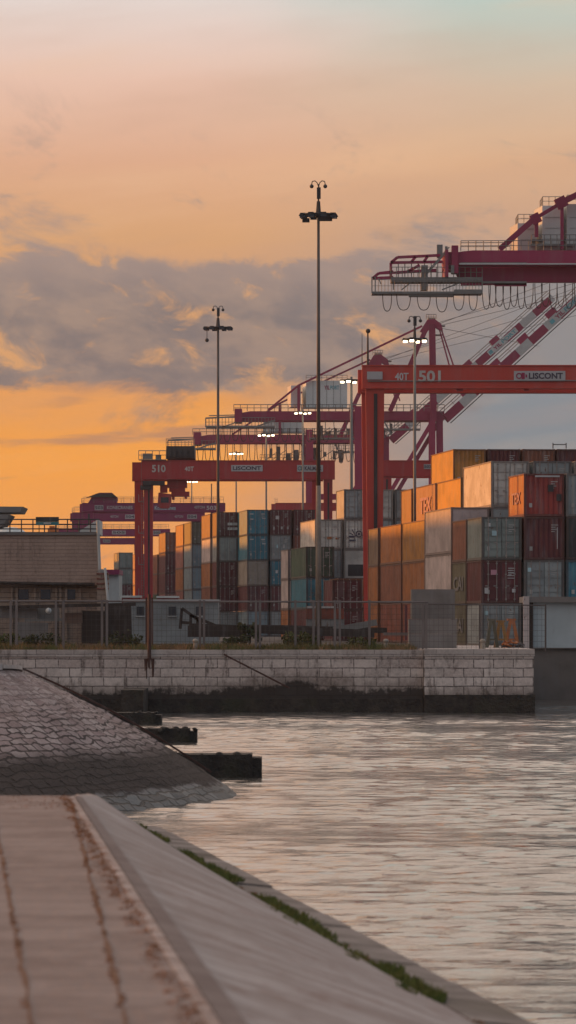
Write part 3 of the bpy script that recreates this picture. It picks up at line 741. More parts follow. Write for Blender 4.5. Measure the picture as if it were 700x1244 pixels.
# left
stack('U2', 357, 519, 12.1, 2.9, ['grey', 'maroon', 'navy', 'rust', 'maroon'], 'of stack third right of teal pair')
stack('U', 328.5, 519, 12.1, 2.9, ['grey', 'maroon', 'teal', 'grey', 'maroon'], 'of stack next right of teal pair')
stack('T', 300.5, 519, 12.1, 2.9, ['bluegrey', 'maroon', 'beige', 'teal', 'teal'], 'of stack with two teal ones')
stack('V', 263.5, 530, 6.06, 2.9, ['grey', 'maroon', 'maroon', 'grey', 'maroon'], 'of stack beside shorter mast')
stack('V2', 255.3, 538, 12.1, 2.9, ['tan', 'brown', 'orange', 'pink', 'brown'], 'of stack behind shorter mast stack')
stack('W', 233, 579, 12.1, 2.9, ['grey', 'bluegrey', 'bluegrey', 'bluegrey', 'olive'], 'of stack with olive top container')
stack('W2', 222.4, 592.5, 12.1, 2.9, ['blush', 'blush', 'orange', 'blush', 'orange'], 'of stack behind olive-topped stack')
stack('X', 201, 645, 12.1, 2.9, ['maroon', 'blush', 'maroon', 'maroon', 'brown'], 'of stack right of left gantry leg')
stack('X2', 191, 660, 12.1, 2.9, ['maroon', 'green', 'rust', 'brown'], 'of stack touching left gantry leg')
stack('Z', 144.3, 780, 12.1, 2.76, ['maroon', 'maroon', 'maroon', 'greygreen', 'greygreen'], 'of far stack left of gantry')
stack('Z2', 165.5, 795, 12.1, 2.76, ['maroon', 'maroon', 'rust', 'blush', 'blush'], 'of far stack behind gantry leg')

# small stickers, prints and stains that the photo shows on container ends / sides
def plate(e, x, z, w, h, mat, L=None, name='sticker', side=False):
    l = LAST_L[e.name]/2
    mb = MB()
    if side: mb.box(-CW/2-.012, -CW/2-.004, x-w/2, x+w/2, z-h/2, z+h/2)
    else: mb.box(x-w/2, x+w/2, -l-.06, -l-.02, z-h/2, z+h/2)
    me = mb.mesh(name, mat); o = bpy.data.objects.new(name, me); COL.objects.link(o); o.parent = e; return o
LAST_L = {}
def reg(k, L): LAST_L[STK[k].name] = L; return STK[k]
M['sticker'] = paint('sticker', (.35,.55,.60), .6, .2, 0); M['stickerpink'] = paint('stickerpink', (.55,.25,.32), .6, .2, 0); M['stickerwhite'] = paint('stickerwhite', (.5,.5,.5), .6, .3, 0)
e = reg(('A1', 2), 6.06); plate(e, -.45, 1.6, .28, .3, M['sticker']); plate(e, -.75, 2.1, .14, .2, M['stickerwhite'])
e = reg(('A1', 1), 6.06); plate(e, -.45, 1.85, .38, .30, M['stickerpink']); plate(e, .75, .75, .2, .22, M['stickerwhite']); plate(e, -.9, .75, .24, .35, M['stickerwhite']); [plate(e, .62+random.uniform(-.05,.05), z, .42, .035, M['stickerwhite']) for z in (1.95,1.8,1.65,1.5)]
e = reg(('A2', 1), 6.06); plate(e, -.9, 2.0, .22, .24, M['sticker'])
e = reg(('A1', 0), 6.06); plate(e, -.9, 2.0, .22, .24, M['sticker'])
e = reg(('A2', 3), 6.06); plate(e, .2, 2.42, 1.5, .1, M['stickerwhite']); plate(e, .4, 1.7, .34, .42, M['dark'], name='patch'); plate(e, .9, 1.15, .3, .42, M['dark'], name='patch')
e = reg(('A2', 2), 6.06); plate(e, .78, 1.3, .04, 1.3, M['stickerwhite'])
e = reg(('T', 4), 12.1); [plate(e, x, z, .4, .12, M['stickerwhite']) for x, z in ((-.7,2.4),(.6,2.4),(.7,1.9),(-.7,1.8))]
e = reg(('T', 3), 12.1); [plate(e, x, z, .4, .12, M['stickerwhite']) for x, z in ((-.7,2.4),(.6,2.4),(.7,1.9))]
e = reg(('V', 4), 6.06); [plate(e, x, z, .55, .3, M['stickerwhite']) for x, z in ((.35,1.5),(.95,1.5),(.35,.95),(.95,.95))]
e = reg(('U', 4), 12.1); plate(e, -.4, 2.0, .4, .4, M['stickerwhite']); [plate(e, x, .8, .18, .3, M['stickerwhite']) for x in (-.8, .1, .8)]
e = reg(('U', 3), 12.1); plate(e, .35, 1.6, .2, .4, M['stickerwhite']); plate(e, -.4, 1.6, .16, .4, M['sticker'])
e = reg(('U', 2), 12.1); plate(e, -.5, 1.6, .25, .35, M['stickerwhite'])
e = reg(('P0', 3), 12.1); plate(e, .1, 1.0, .5, .22, M['c_orange'], name='rust_patch'); plate(e, .75, .95, .3, .16, M['c_orange'], name='rust_patch')
e = reg(('P2', 4), 6.06)
# round black emblem between two wings on the white container
e = reg(('P1', 3), 6.06); mb = MB(); l = 3.03
for r0, n_ in ((.26, 14),):
    for i in range(n_):
        a0, a1 = 2*math.pi*i/n_, 2*math.pi*(i+1)/n_; mb.bar((.1+r0*math.cos(a0), -l-.04, 1.35+r0*math.sin(a0)), (.1+r0*math.cos(a1), -l-.04, 1.35+r0*math.sin(a1)), .09, .02)
mb.tube((.1, -l-.05, 1.35), (.1, -l-.03, 1.35), .10, n=10)
for sx in (-1, 1):
    mb.bar((.1+sx*.30, -l-.04, 1.15), (.1+sx*.62, -l-.04, 1.75), .07, .02); mb.bar((.1+sx*.35, -l-.04, 1.12), (.1+sx*.95, -l-.04, 1.12), .16, .02); mb.bar((.1+sx*.5, -l-.04, 1.25), (.1+sx*.85, -l-.04, 1.45), .08, .02)
mb.box(-.75, -.2, -l-.05, -l-.03, .72, .86)
o = bpy.data.objects.new('emblem', mb.mesh('emblem', M['letterdark'])); COL.objects.link(o); o.parent = e
def side_text(key, L, s, h, w, z, ypos, mat):
    e = STK[key]; OFF['_tmp'] = (0, 0, 0)
    o = text_obj(s, h, (-CW/2-.015, ypos, z), mat, TMP, width=w, bold=.02, right=(0, -1, 0))
    o.parent = e; return o
TMP = bpy.data.objects.new('tmp_anchor', None); COL.objects.link(TMP); OFF['tmp_anchor'] = (0, 0, 0)
M['faded'] = paint('faded', (.55,.27,.2), .6, .5, .2)
side_text(('M2', 3), 12.1, 'TEX', 1.2, 6.0, .8, 2.0, M['faded'])
side_text(('A2', 3), 6.06, 'TEX', .7, 3.4, .8, 1.7, M['faded'])
side_text(('A1b', 1), 6.06, 'CAI', .9, 4.0, .8, 2.0, M['tin'])
side_text(('A1b', 0), 6.06, 'CAI', .9, 4.0, .8, 2.0, M['tin'])
bpy.data.objects.remove(TMP)

# ------------------------------------------------------------------ rail / yard gantries
def rail_line(mb, p, q, h=1.05, n=None, r=.03):
    p = Vector(p); q = Vector(q); L = (q-p).length; n = n or max(2, int(L/1.6)); up = Vector((0, 0, h))
    mb.tube(p+up, q+up, r, n=4); mb.tube(p+up*.5, q+up*.5, r*.8, n=4)
    for i in range(n+1): a = p+(q-p)*i/n; mb.tube(a, a+up, r, n=4)
def yard_gantry(Y, pxl, ztop, dep, mat, label, number=None, sign=None, marks=(), trolley=None, span=23.5, legw=1.25, legb=1.05, rails=False, shx=-.75):
    x0 = X_(pxl, Y); x1 = x0+span; s = F/Y; bd = 7.0
    t = thing('yard_gantry_crane', ((x0+x1)/2, Y+bd/2, GZ), label, 'gantry crane', 'yard gantry cranes over the container stacks')
    zb = ztop-dep
    X00, X11 = x0, x1
    for k_, yy in enumerate((Y, Y+bd)):
        x0, x1 = X00+shx*k_, X11+shx*k_
        gb = MB().box(x0-.3, x1+.3, yy, yy+1.1, zb+.22, ztop); gb.box(x0-.3, x1+.3, yy-.12, yy+1.22, zb, zb+.218); gb.box(x0-.3, x1+.3, yy-.08, yy+1.18, ztop+.001, ztop+.09)
        go = gb.build('girder', mat, t)
        rl = MB(); rail_line(rl, (x0, yy+(0 if k_ == 0 else 1.0), ztop+.1), (x1, yy+(0 if k_ == 0 else 1.0), ztop+.1), 1.0, int(span/1.7), .035)
        if rails: rl.build('handrail', M['steel'], go)
        for xx, sg in ((x0, 1), (x1, -1)):
            lb = MB(); xa_ = xx if sg > 0 else xx-legw
            lb.add([(xa_+(legw-legb)/2, yy+.15, GZ+1.2), (xa_+(legw+legb)/2, yy+.15, GZ+1.2), (xa_+(legw+legb)/2, yy+.95, GZ+1.2), (xa_+(legw-legb)/2, yy+.95, GZ+1.2),
                    (xa_, yy+.1, zb+.001), (xa_+legw, yy+.1, zb+.001), (xa_+legw, yy+1.0, zb+.001), (xa_, yy+1.0, zb+.001)], [(0,3,2,1),(4,5,6,7),(0,1,5,4),(1,2,6,5),(2,3,7,6),(3,0,4,7)])
            lo = lb.build('leg', mat, t)
            if k_ == 0:
                cb = MB().box(xa_+legw*.44, xa_+legw*.62, yy+.02, yy+.098, GZ+1.4, zb-.4); cb.build('cable_duct', M['dark'], lo)
                if sg > 0 and number != '501':
                    ld = MB()
                    for xx_ in (xa_-.42, xa_-.06): ld.box(xx_, xx_+.05, yy+1.3, yy+1.36, GZ+1.5, ztop+1)
                    z = GZ+1.7
                    while z < ztop+.8: ld.box(xa_-.37, xa_-.06, yy+1.31, yy+1.35, z, z+.04); z += .33
                    for zz_ in (GZ+5, GZ+9, GZ+13, GZ+17): ld.box(xa_-.75, xa_, yy+1.0, yy+1.9, zz_, zz_+.1); ld.box(xa_-.75, xa_-.70, yy+1.0, yy+1.9, zz_+.1, zz_+1.0)
                    ld.build('ladder', M['steel'], t)
    x0, x1 = X00, X11
    for xx in (x0, x1-legw):
        sb = MB().box(xx+.05, xx+legw-.05, Y-1.6, Y+bd+2.7, GZ+.9, GZ+1.75).build('sill_beam', mat, t)
        MB().box(xx+.1, xx+legw-.1, Y+1.12, Y+bd-.01, ztop-1.1, ztop-.2).build('cross_beam', mat, t)
        for yy in (Y-1.1, Y+.6, Y+bd+.3, Y+bd+2.1): MB().tube((xx+.25, yy, GZ+.62), (xx+legw-.25, yy, GZ+.62), .6, n=14).build('wheel', M['dark'], sb)
    yf = Y-.13
    MB().box(x0+.1, x0+1.35, yf-.02, yf+.1, ztop-dep*.60, ztop-dep*.25).build('name_plate', M['signgrey'], t) if number == '501' else None
    if number: text_obj(number[0] if isinstance(number, tuple) else number, .95, (x0+(4.25 if number == '501' else 1.0), Y-.02, ztop-dep*.25-.85), M['letter'], t, width=1.8 if number == '501' else 1.75, bold=.03, name='crane_number')
    for (txt, px, h, w, m_) in marks: text_obj(txt, h, (X_(px, Y), Y-.02, ztop-dep*.30-h), M[m_], t, width=w, bold=.02, name='lettering')
    for (px, w, h, txt, emb_) in (sign or ()):
        sx = X_(px, Y); zc = ztop-dep*.22
        sb = MB().box(sx, sx+w, Y-.06, Y-.001, zc-h, zc).build('sign_board', M['signgrey'], t)
        if txt: text_obj(txt, h*.62, (sx+w*(.29 if emb_ else .05), Y-.075, zc-h*.80), M['letterdark'], sb, width=w*(.66 if emb_ else .9), bold=.03)
        if emb_:
            eb = MB()
            for r0 in (.26*h,):
                for i in range(12):
                    a0, a1 = 2*math.pi*i/12, 2*math.pi*(i+1)/12
                    eb.bar((sx+w*.10+r0*math.cos(a0), Y-.08, zc-h/2+r0*math.sin(a0)), (sx+w*.10+r0*math.cos(a1), Y-.08, zc-h/2+r0*math.sin(a1)), .09, .02)
            eb.box(sx+w*.15, sx+w*.21, Y-.09, Y-.07, zc-h*.82, zc-h*.18); eb.box(sx+w*.225, sx+w*.255, Y-.09, Y-.07, zc-h*.65, zc-h*.35)
            eb.build('emblem', M['sts_mag'] if number == '501' else M['signteal'], sb)
    if trolley is not None:
        tx = X_(trolley, Y); tr = MB().box(tx, tx+3.6, Y-.1, Y+bd+1.2, ztop+.35, ztop+1.9)
        for k_ in range(5): tr.box(tx+.2+k_*.7, tx+.55+k_*.7, Y-.35, Y-.101, ztop+.6, ztop+1.5)
        tro = tr.build('trolley', M['dark'], t)
        rl = MB(); rail_line(rl, (tx-3.5, Y-.3, ztop+.2), (tx, Y-.3, ztop+.2), 1.1, 4, .05); rail_line(rl, (tx, Y-.2, ztop+1.9), (tx+3.6, Y-.2, ztop+1.9), .9, 3, .04)
        rl.box(tx-3.5, tx, Y-.3, Y+1, ztop+.1, ztop+.2); rl.cbox((tx-2.4, Y+.2, ztop+.6), 1.2, 1.0, .7); rl.cbox((tx-1.0, Y+.2, ztop+.5), .7, .9, .6); rl.build('maintenance_platform', M['steel'], tro)
        cb = MB(); cb.box(tx-3.0, tx-.2, Y-.5, Y+1.2, zb-.75, zb-.2); cb.box(tx-3.3, tx-1.9, Y-.4, Y+1, zb-1.3, zb-.76); cb.build('drive_unit', M['dark'], tro)
        sp_ = MB(); z = zb
        sp_.box(tx+.1, tx+2.6, Y+.8, Y+3.4, z-1.0, z-.01); sp_.box(tx+.35, tx+2.35, Y+.9, Y+3.3, z-1.5, z-1.01); sp_.box(tx+.62, tx+2.9, Y+.9, Y+3.3, z-2.1, z-1.51)
        sp_.box(tx+.7, tx+1.0, Y+.9, Y+3.3, z-2.5, z-2.11); sp_.box(tx+2.3, tx+2.6, Y+.9, Y+3.3, z-2.4, z-2.11)
        sp_.build('spreader', M['rmg_red'], tro)
        cab = MB(); z -= .25; cab.prism([(tx-.9, z-3.4), (tx+.3, z-3.4), (tx+.6, z-2.6), (tx+.6, z-1.6), (tx-1.0, z-1.4), (tx-1.1, z-2.7)], Y+.5, Y+2.6)
        cab.box(tx-.8, tx+.1, Y+.5, Y+2.4, z-1.399, z-.4)
        cab.build('operator_cab', M['rmg_red'], tro)
        MB().box(tx-.7, tx+.3, Y+.46, Y+.498, z-2.7, z-2.0).build('cab_window', M['glass'], tro)
    return t
zr = lambda py, Y: Z_(py, Y)
# the largest gantry, numbered 501
Y5 = 365; t = yard_gantry(Y5, 444.5, zr(444.6, Y5), 1.82, M['rmg_orange'], 'largest red orange yard gantry crane numbered 501, right of centre', '501', [(624.5, 4.15, .80, 'LISCONT', True)], [('40T', 481, .62, 1.05, 'rmg_red2')] if False else [('40T', 480, .6, 1.1, 'stickerwhite')], None, 24.5, 1.5, 1.1, shx=-.22)
for px, top_ in ((447, 402), (440, 405)):
    mb = MB(); mb.tube(P(px, 446, Y5+.5), P(px, top_, Y5+.5), .10 if px > 445 else .04, .06 if px > 445 else .02, n=8); 
    if px > 445: mb.sph(P(px+.3, top_, Y5+.5), .2)
    mb.build('antenna', M['dark'], t)
MB().box(X_(555, Y5), X_(563, Y5), Y5+.2, Y5+.9, zr(474.5, Y5), zr(471.9, Y5)).build('sensor_box', M['rmg_red'], t)
MB().box(X_(637, Y5), X_(643, Y5), Y5+.2, Y5+.9, zr(474.5, Y5), zr(471.9, Y5)).build('sensor_box', M['rmg_red'], t)
# conduit along the lower girder edge
MB().tube(P(447, 463, Y5-.1), P(860, 462, Y5-.1), .05, n=6).build('conduit', M['galv'], t)
Y6 = 576
yard_gantry(Y6, 175, zr(560, Y6), 2.35, M['rmg_red'], 'red yard gantry crane numbered 510 with trolley at its left end', '510', [(281, 4.0, .80, 'LISCONT', False), (361, 3.3, .85, 'KALMAR', True)], [('40T', 224.5, .60, 1.15, 'letter')], 202, 24.0, 1.15, 1.0, shx=-1.45)
yard_gantry(Y6+4, 464, zr(560, Y6+4), 1.95, M['rmg_red'], 'dark red yard gantry crane beam between big gantry leg and orange containers', None, [(515, 1.0, .6, '502', False)], (), None, 23.5)
yard_gantry(775, 337, zr(611.5, 775), 1.1, M['rmg_red'], 'low distant red yard gantry crane seen under the 510 beam', None, (), (), None, 23.5)
Yf = 778; yard_gantry(Yf, 102, zr(611.5, Yf), 1.4, M['mag'], 'nearest of the four distant magenta gantries at left, with dark roof', None, [(115, 1.5, .9, '503', False)], [('KONECRANES', 130, .6, 4.4, 'signgrey'), ('Konecranes', 188, .7, 3.6, 'sticker'), ('40TON', 236, .5, 1.8, 'signgrey'), ('503', 251, .7, 1.7, 'signgrey')], None, 24.0, 1.6, rails=True)
tt = [o for o in bpy.data.objects if o.get('label', '').startswith('nearest of the four')][0]
mb = MB().prism([(X_(107,Yf), zr(611,Yf)), (X_(112,Yf), zr(603,Yf)), (X_(117,Yf), zr(602,Yf)), (X_(120,Yf), zr(598.5,Yf)), (X_(136,Yf), zr(598.5,Yf)), (X_(137,Yf), zr(602,Yf)), (X_(142,Yf), zr(604,Yf)), (X_(141,Yf), zr(611,Yf))], Yf, Yf+6)
mb.build('machinery_roof', M['mag'], tt)
MB().prism([(X_(104,Yf), zr(605,Yf)), (X_(118,Yf), zr(599.5,Yf)), (X_(137,Yf), zr(599.5,Yf)), (X_(143,Yf), zr(604.5,Yf)), (X_(120,Yf), zr(603.5,Yf))], Yf-.6, Yf-.1).build('canopy', M['dark'], tt)
yard_gantry(841, 90, zr(623, 841), 1.45, M['mag'], 'second of the four distant magenta gantries at left', None, [(152, 1.8, .8, '504', False), (227.5, 1.8, .8, '504', False)], [('40TON', 134, .5, 1.5, 'signgrey'), ('40TON', 212, .5, 1.6, 'signgrey')], None, 24.0, 1.6, rails=True)
yard_gantry(985, 71, zr(643, 985), 1.4, M['mag'], 'third of the four distant magenta gantries at left', None, [(136, 3.0, .8, '505', False), (186, 1.6, .9, '505', False)], (), None, 24.0, 1.6, rails=True)
yard_gantry(1083, 52, zr(654, 1083), 1.35, M['mag'], 'farthest and lowest of the four distant magenta gantries', None, [(125, 1.8, .7, '506', False)], (), None, 24.0, 1.6, rails=True)

# ------------------------------------------------------------------ ship-to-shore cranes
def loops(t, pxs, y0, y1, Y, r):
    for a, b_ in pxs:
        pts = []
        for i in range(11):
            t_ = i/10; q_ = math.pi*t_; pts.append(P((a+b_)/2-(b_-a)/2*math.copysign(abs(math.cos(q_))**.75, math.cos(q_)), y0+(y1-y0)*math.sin(q_)**.85*(1+.06*math.sin(a)), Y))
        MB().path(pts, r, 5).build('cable_loop', M['cable'], t)
def qbox(mb, xa_, xb_, ya_, yb_, Y, D): return mb.box(X_(xa_, Y), X_(xb_, Y), Y, Y+D, Z_(yb_, Y), Z_(ya_, Y))
def qbar(mb, p, q, Y, w, dp=None): return mb.bar(P(p[0], p[1], Y), P(q[0], q[1], Y), w, dp or w)
# --- crane 1
Y = 500; t = thing('ship_to_shore_crane', (X_(745, Y), Y+4, GZ), 'nearest ship crane, crimson girder with catwalks entering from the upper right', 'harbour crane', 'ship to shore cranes on the quay')
for k_, yy in enumerate((Y, Y+8)):
    mb = MB(); mb.prism([(X_(545,Y), Z_(322,Y)), (X_(545,Y), Z_(309,Y)), (X_(560,Y), Z_(305.5,Y)), (X_(575,Y), Z_(304,Y)), (X_(960,Y), Z_(304,Y)), (X_(960,Y), Z_(321,Y))], yy, yy+1.3)
    mb.box(X_(560,Y), X_(960,Y), yy-.15, yy+1.45, Z_(321.5,Y)-.12, Z_(321.5,Y)-.001)
    go = mb.build('girder', M['sts_mag'], t)
    rl = MB(); rail_line(rl, P(560, 304.5, yy), P(725, 304, yy), 1.1 if not k_ else .9, 18, .045); rl.build('handrail', M['steel'], go)
mb = MB(); mb.prism([(X_(560,Y), Z_(341,Y)), (X_(553,Y), Z_(326,Y)), (X_(560,Y), Z_(323.5,Y)), (X_(960,Y), Z_(323.5,Y)), (X_(960,Y), Z_(341.5,Y))], Y+2, Y+3.2)
mb.build('lower_girder', M['sts_mag'], t)
MB().box(X_(540,Y), X_(960,Y), Y-.5, Y+2, Z_(321.2,Y)-.16, Z_(321.2,Y)-.13).build('trolley_rail', M['stripewhite'], t) if False else None
mb = MB(); qbox(mb, 541, 545, 303, 336, Y-.5, 10); qbox(mb, 549, 557, 298, 332, Y-.5, 1.6); qbox(mb, 539, 556, 306, 326, Y+1.7, 6); mb.build('end_frame', M['sts_mag'], t)
mb = MB(); qbox(mb, 531, 538, 297, 313, Y+.2, .8); qbox(mb, 541, 544, 299, 306, Y+.2, .8); qbox(mb, 548, 552, 322, 332, Y-.6, .8); qbox(mb, 512, 520, 322, 337, Y, 2); qbox(mb, 512, 520, 342, 352, Y, 2)
qbox(mb, 560, 640, 318.6, 320.6, Y-.4, .3); mb.build('winch_equipment', M['steel'], t)
mb = MB(); qbox(mb, 475, 586, 336.5, 342.5, Y-.2, 3); qbox(mb, 586, 640, 341.5, 344, Y-.2, 2); rail_line(mb, P(475, 337, Y-.2), P(586, 337, Y-.2), 1.15, 16, .04); mb.build('walkway', M['galv'], t)
mb = MB(); qbox(mb, 452, 586, 354, 356.8, Y-.8, 3.0); qbox(mb, 497, 551, 356, 360, Y-.6, 1.4); qbox(mb, 552, 586, 351.5, 354, Y-.8, 1.4)
for yy in (Y-.8, Y+2.2):
    rail_line(mb, P(452, 354.5, yy), P(586, 354.5, yy), 1.35, 34, .028)
for px in (452, 456, 586): qbar(mb, (px, 336), (px, 356), Y-.8, .12)
mb.build('lower_platform', M['steel'], t)
mb = MB()
for (a, b_) in (((453,338),(478,337)),((460,332),(478,330)),((460,332),(453,338)),((475,319),(538,318)),((483,312.5),(535,310)),((483,312.5),(475,319)),((475,319),(475,337)),((482,331),(530,328)),((500,318),(505,312)),((515,318),(520,311)),((495,330),(510,322)),((560,345),(640,344.5)),((601,346),(640,346))): qbar(MB(), a, b_, Y+.2, .30).build('tail_beam', M['sts_mag'], t)
for yy in (Y+4, Y+7): 
    for (a, b_) in (((475,319),(538,318)),((460,332),(530,329))): qbar(MB(), a, b_, yy, .26).build('tail_beam', M['sts_mag'], t)
mb = MB()
for (a, b_) in (((488,352),(503,340)),((510,340),(530,318)),((516,336),(541,308)),((478,337),(478,352)),((530,318),(546,300)),((460,338),(463,345)),((537,352),(560,343))): qbar(MB(), a, b_, Y+.1, .13).build('tail_brace', M['steel'], t)
for px in range(484, 540, 8): qbar(MB(), (px, 319), (px, 338), Y+.3, .10).build('tail_brace', M['steel'], t)
mb = MB(); qbox(mb, 558, 960, 319.6, 321.2, Y-.45, .3); mb.build('trolley_rail', M['stripewhite'], t)
loops(t, [(465,476),(482,499),(507,523),(530,544),(551,564),(570,580)], 357, 378, Y, .045)
loops(t, [(586,596),(594,603),(602,612),(611,621),(620,629),(629,638),(637,648),(650,659),(658,668),(668,677),(677,686),(687,696),(698,706)], 344, 374, Y+.3, .045)
for k_, yy in enumerate((Y+.3, Y+7.5)):
    mb = MB(); qbar(mb, (607, 303), (649, 266), yy, .62, .5); qbar(mb, (649, 266), (683, 246), yy, .40, .4); qbar(mb, (646, 268), (656, 263), yy, 1.1, .6); qbar(mb, (676, 249), (688, 243), yy, 1.2, .6); qbar(mb, (688, 243), (735, 220), yy, .65, .6); mb.build('back_stay', M['sts_mag'], t)
    mb = MB(); qbar(mb, (652, 266), (652, 288), yy, .40); qbar(mb, (683, 248), (683, 303), yy, .36); qbar(mb, (735, 221), (760, 304), yy, 1.0); qbar(mb, (728, 304), (735, 221), yy, 1.0); mb.build('stay_post', M['sts_mag'], t)
for a, b_, c, dd_ in ((630, 653, 269.5, 303), (660, 684.5, 248, 302), (690, 735, 246, 302)):
    mb = MB().box(X_(a,Y), X_(b_,Y), Y+1.6, Y+7.2, Z_(dd_,Y), Z_(c,Y)); mb.v = [(x-(y-Y-1.6)*.107, y, z) for x, y, z in mb.v]; ho = mb.build('machinery_house', M['housewhite'], t)
    rl = MB(); rail_line(rl, (X_(a,Y)+.05, Y+1.7, Z_(c,Y)), (X_(b_,Y)-.1, Y+1.7, Z_(c,Y)), 1.0, 3, .035); rail_line(rl, (X_(a,Y)+.05, Y+1.7, Z_(c,Y)), (X_(a,Y)+.05, Y+7, Z_(c,Y)), 1.0, 3, .035)
    for z in (1.2, 2.4, 3.6): rl.box(X_(a,Y)+.3, X_(b_,Y)-.3, Y+1.55, Y+1.598, Z_(dd_,Y)+z, Z_(dd_,Y)+z+.03)
    rl.build('roof_rail', M['steel'], ho)
mb = MB(); qbox(mb, 645, 700, 296, 298, Y+.6, 1); qbox(mb, 646, 660, 291, 293, Y+.6, 1); rail_line(mb, P(646, 296, Y+.6), P(700, 296, Y+.6), 1.0, 7, .04); mb.build('house_walkway', M['steel'], t)
for px in (745, 985):
    for yy in (Y-6, Y+14):
        mb = MB(); mb.bar((X_(px,Y), yy, GZ+.5), (X_(px,Y), yy, Z_(322,Y)), 1.6, 1.6); mb.build('leg', M['sts_mag'], t)
MB().box(X_(738,Y), X_(752,Y), Y-6, Y+14, Z_(340,Y), Z_(323,Y)-.01).box(X_(978,Y), X_(992,Y), Y-6, Y+14, Z_(340,Y), Z_(323,Y)-.01).build('portal_beam', M['sts_mag'], t)

def lane(mb, y0): mb.v = [(x-(y-y0)*.107, y, z) for x, y, z in mb.v]; return mb
def raised_boom(t, p, q, Y, wpx, txt=None, tpos=.5):
    p3 = P(p[0], p[1], Y); q3 = P(q[0], q[1], Y); a = (q3-p3); L = a.length; a.normalize(); n = Vector((-a.z, 0, a.x)); w = wpx*Y/F
    k_ = 0; s_ = 0.0; seg = 22*Y/F
    for dy in (0, 6):
        vs, fs, mi = [], [], []; s_ = 0.0; k_ = 0; Ls = [0.0]
        while s_ < L: s_ = min(s_+seg*(1.15 if k_ % 2 == 0 else .95), L); Ls.append(s_); k_ += 1
        for q_ in Ls:
            c = p3+a*q_+Vector((0, dy, 0)); vs += [c-n*w/2-Vector((0,.5,0)), c+n*w/2-Vector((0,.5,0)), c+n*w/2+Vector((0,.5,0)), c-n*w/2+Vector((0,.5,0))]
        fs.append((0,1,2,3)); mi.append(0)
        for i in range(len(Ls)-1):
            for j in range(4): fs.append((4*i+j, 4*i+(j+1) % 4, 4*i+4+(j+1) % 4, 4*i+4+j)); mi.append(i % 2)
        m4 = 4*(len(Ls)-1); fs.append((m4, m4+1, m4+2, m4+3)); mi.append(0)
        rb = MB(); rb.add(vs, fs); b_o = rb.build('raised_boom', M['sts_mag'], t); b_o.data.materials.append(M['stripewhite'])
        for pf, im in zip(b_o.data.polygons, mi): pf.material_index = im
        if dy == 0: bo = b_o
    ra = MB(); off = n*(w*.5+1.0); ra.tube(p3+off, q3+off, .09, n=4); 
    ra.tube(p3+n*(w*.5+.5), q3+n*(w*.5+.5), .07, n=4)
    for i in range(int(L/3)): c = p3+a*(i*3); ra.tube(c+n*w*.5, c+off, .06, n=4)
    ra.tube(p3-n*(w*.5+.45), q3-n*(w*.5+.45), .10, n=4); ra.build('boom_walkway', M['steel'], bo)
    for i in (.12, .3, .47, .64):
        pl = MB(); c = p3+a*(L*i)+n*(w*.5+.6); pl.bar(c, c+a*2.2, 1.2, .6); pl.build('platform', M['sts_mag'], bo)
    if txt:
        c = p3+a*(L*tpos)-n*(w*.25)-Vector((0, .52, 0)); h = w*.5
        bd = MB().bar(c+n*h*.5+Vector((0, -.01, 0)), c+n*h*.5+a*8.2+Vector((0, -.01, 0)), w*.75, .03).build('sign_board', M['stripewhite'], bo)
        text_obj(txt[0], h, c+a*1.6-Vector((0, .06, 0)), M['sts_mag'], bd, width=2.0, bold=.03, up=tuple(n), right=tuple(a))
        text_obj(txt[1], h, c+a*3.9-Vector((0, .06, 0)), M['cyan'], bd, width=4.0, bold=.03, up=tuple(n), right=tuple(a))
        MB().bar(c+a*.2+n*h*.5-Vector((0,.05,0)), c+a*1.1+n*h*.5-Vector((0,.05,0)), .8, .02).build('emblem', M['cyan'], bd)
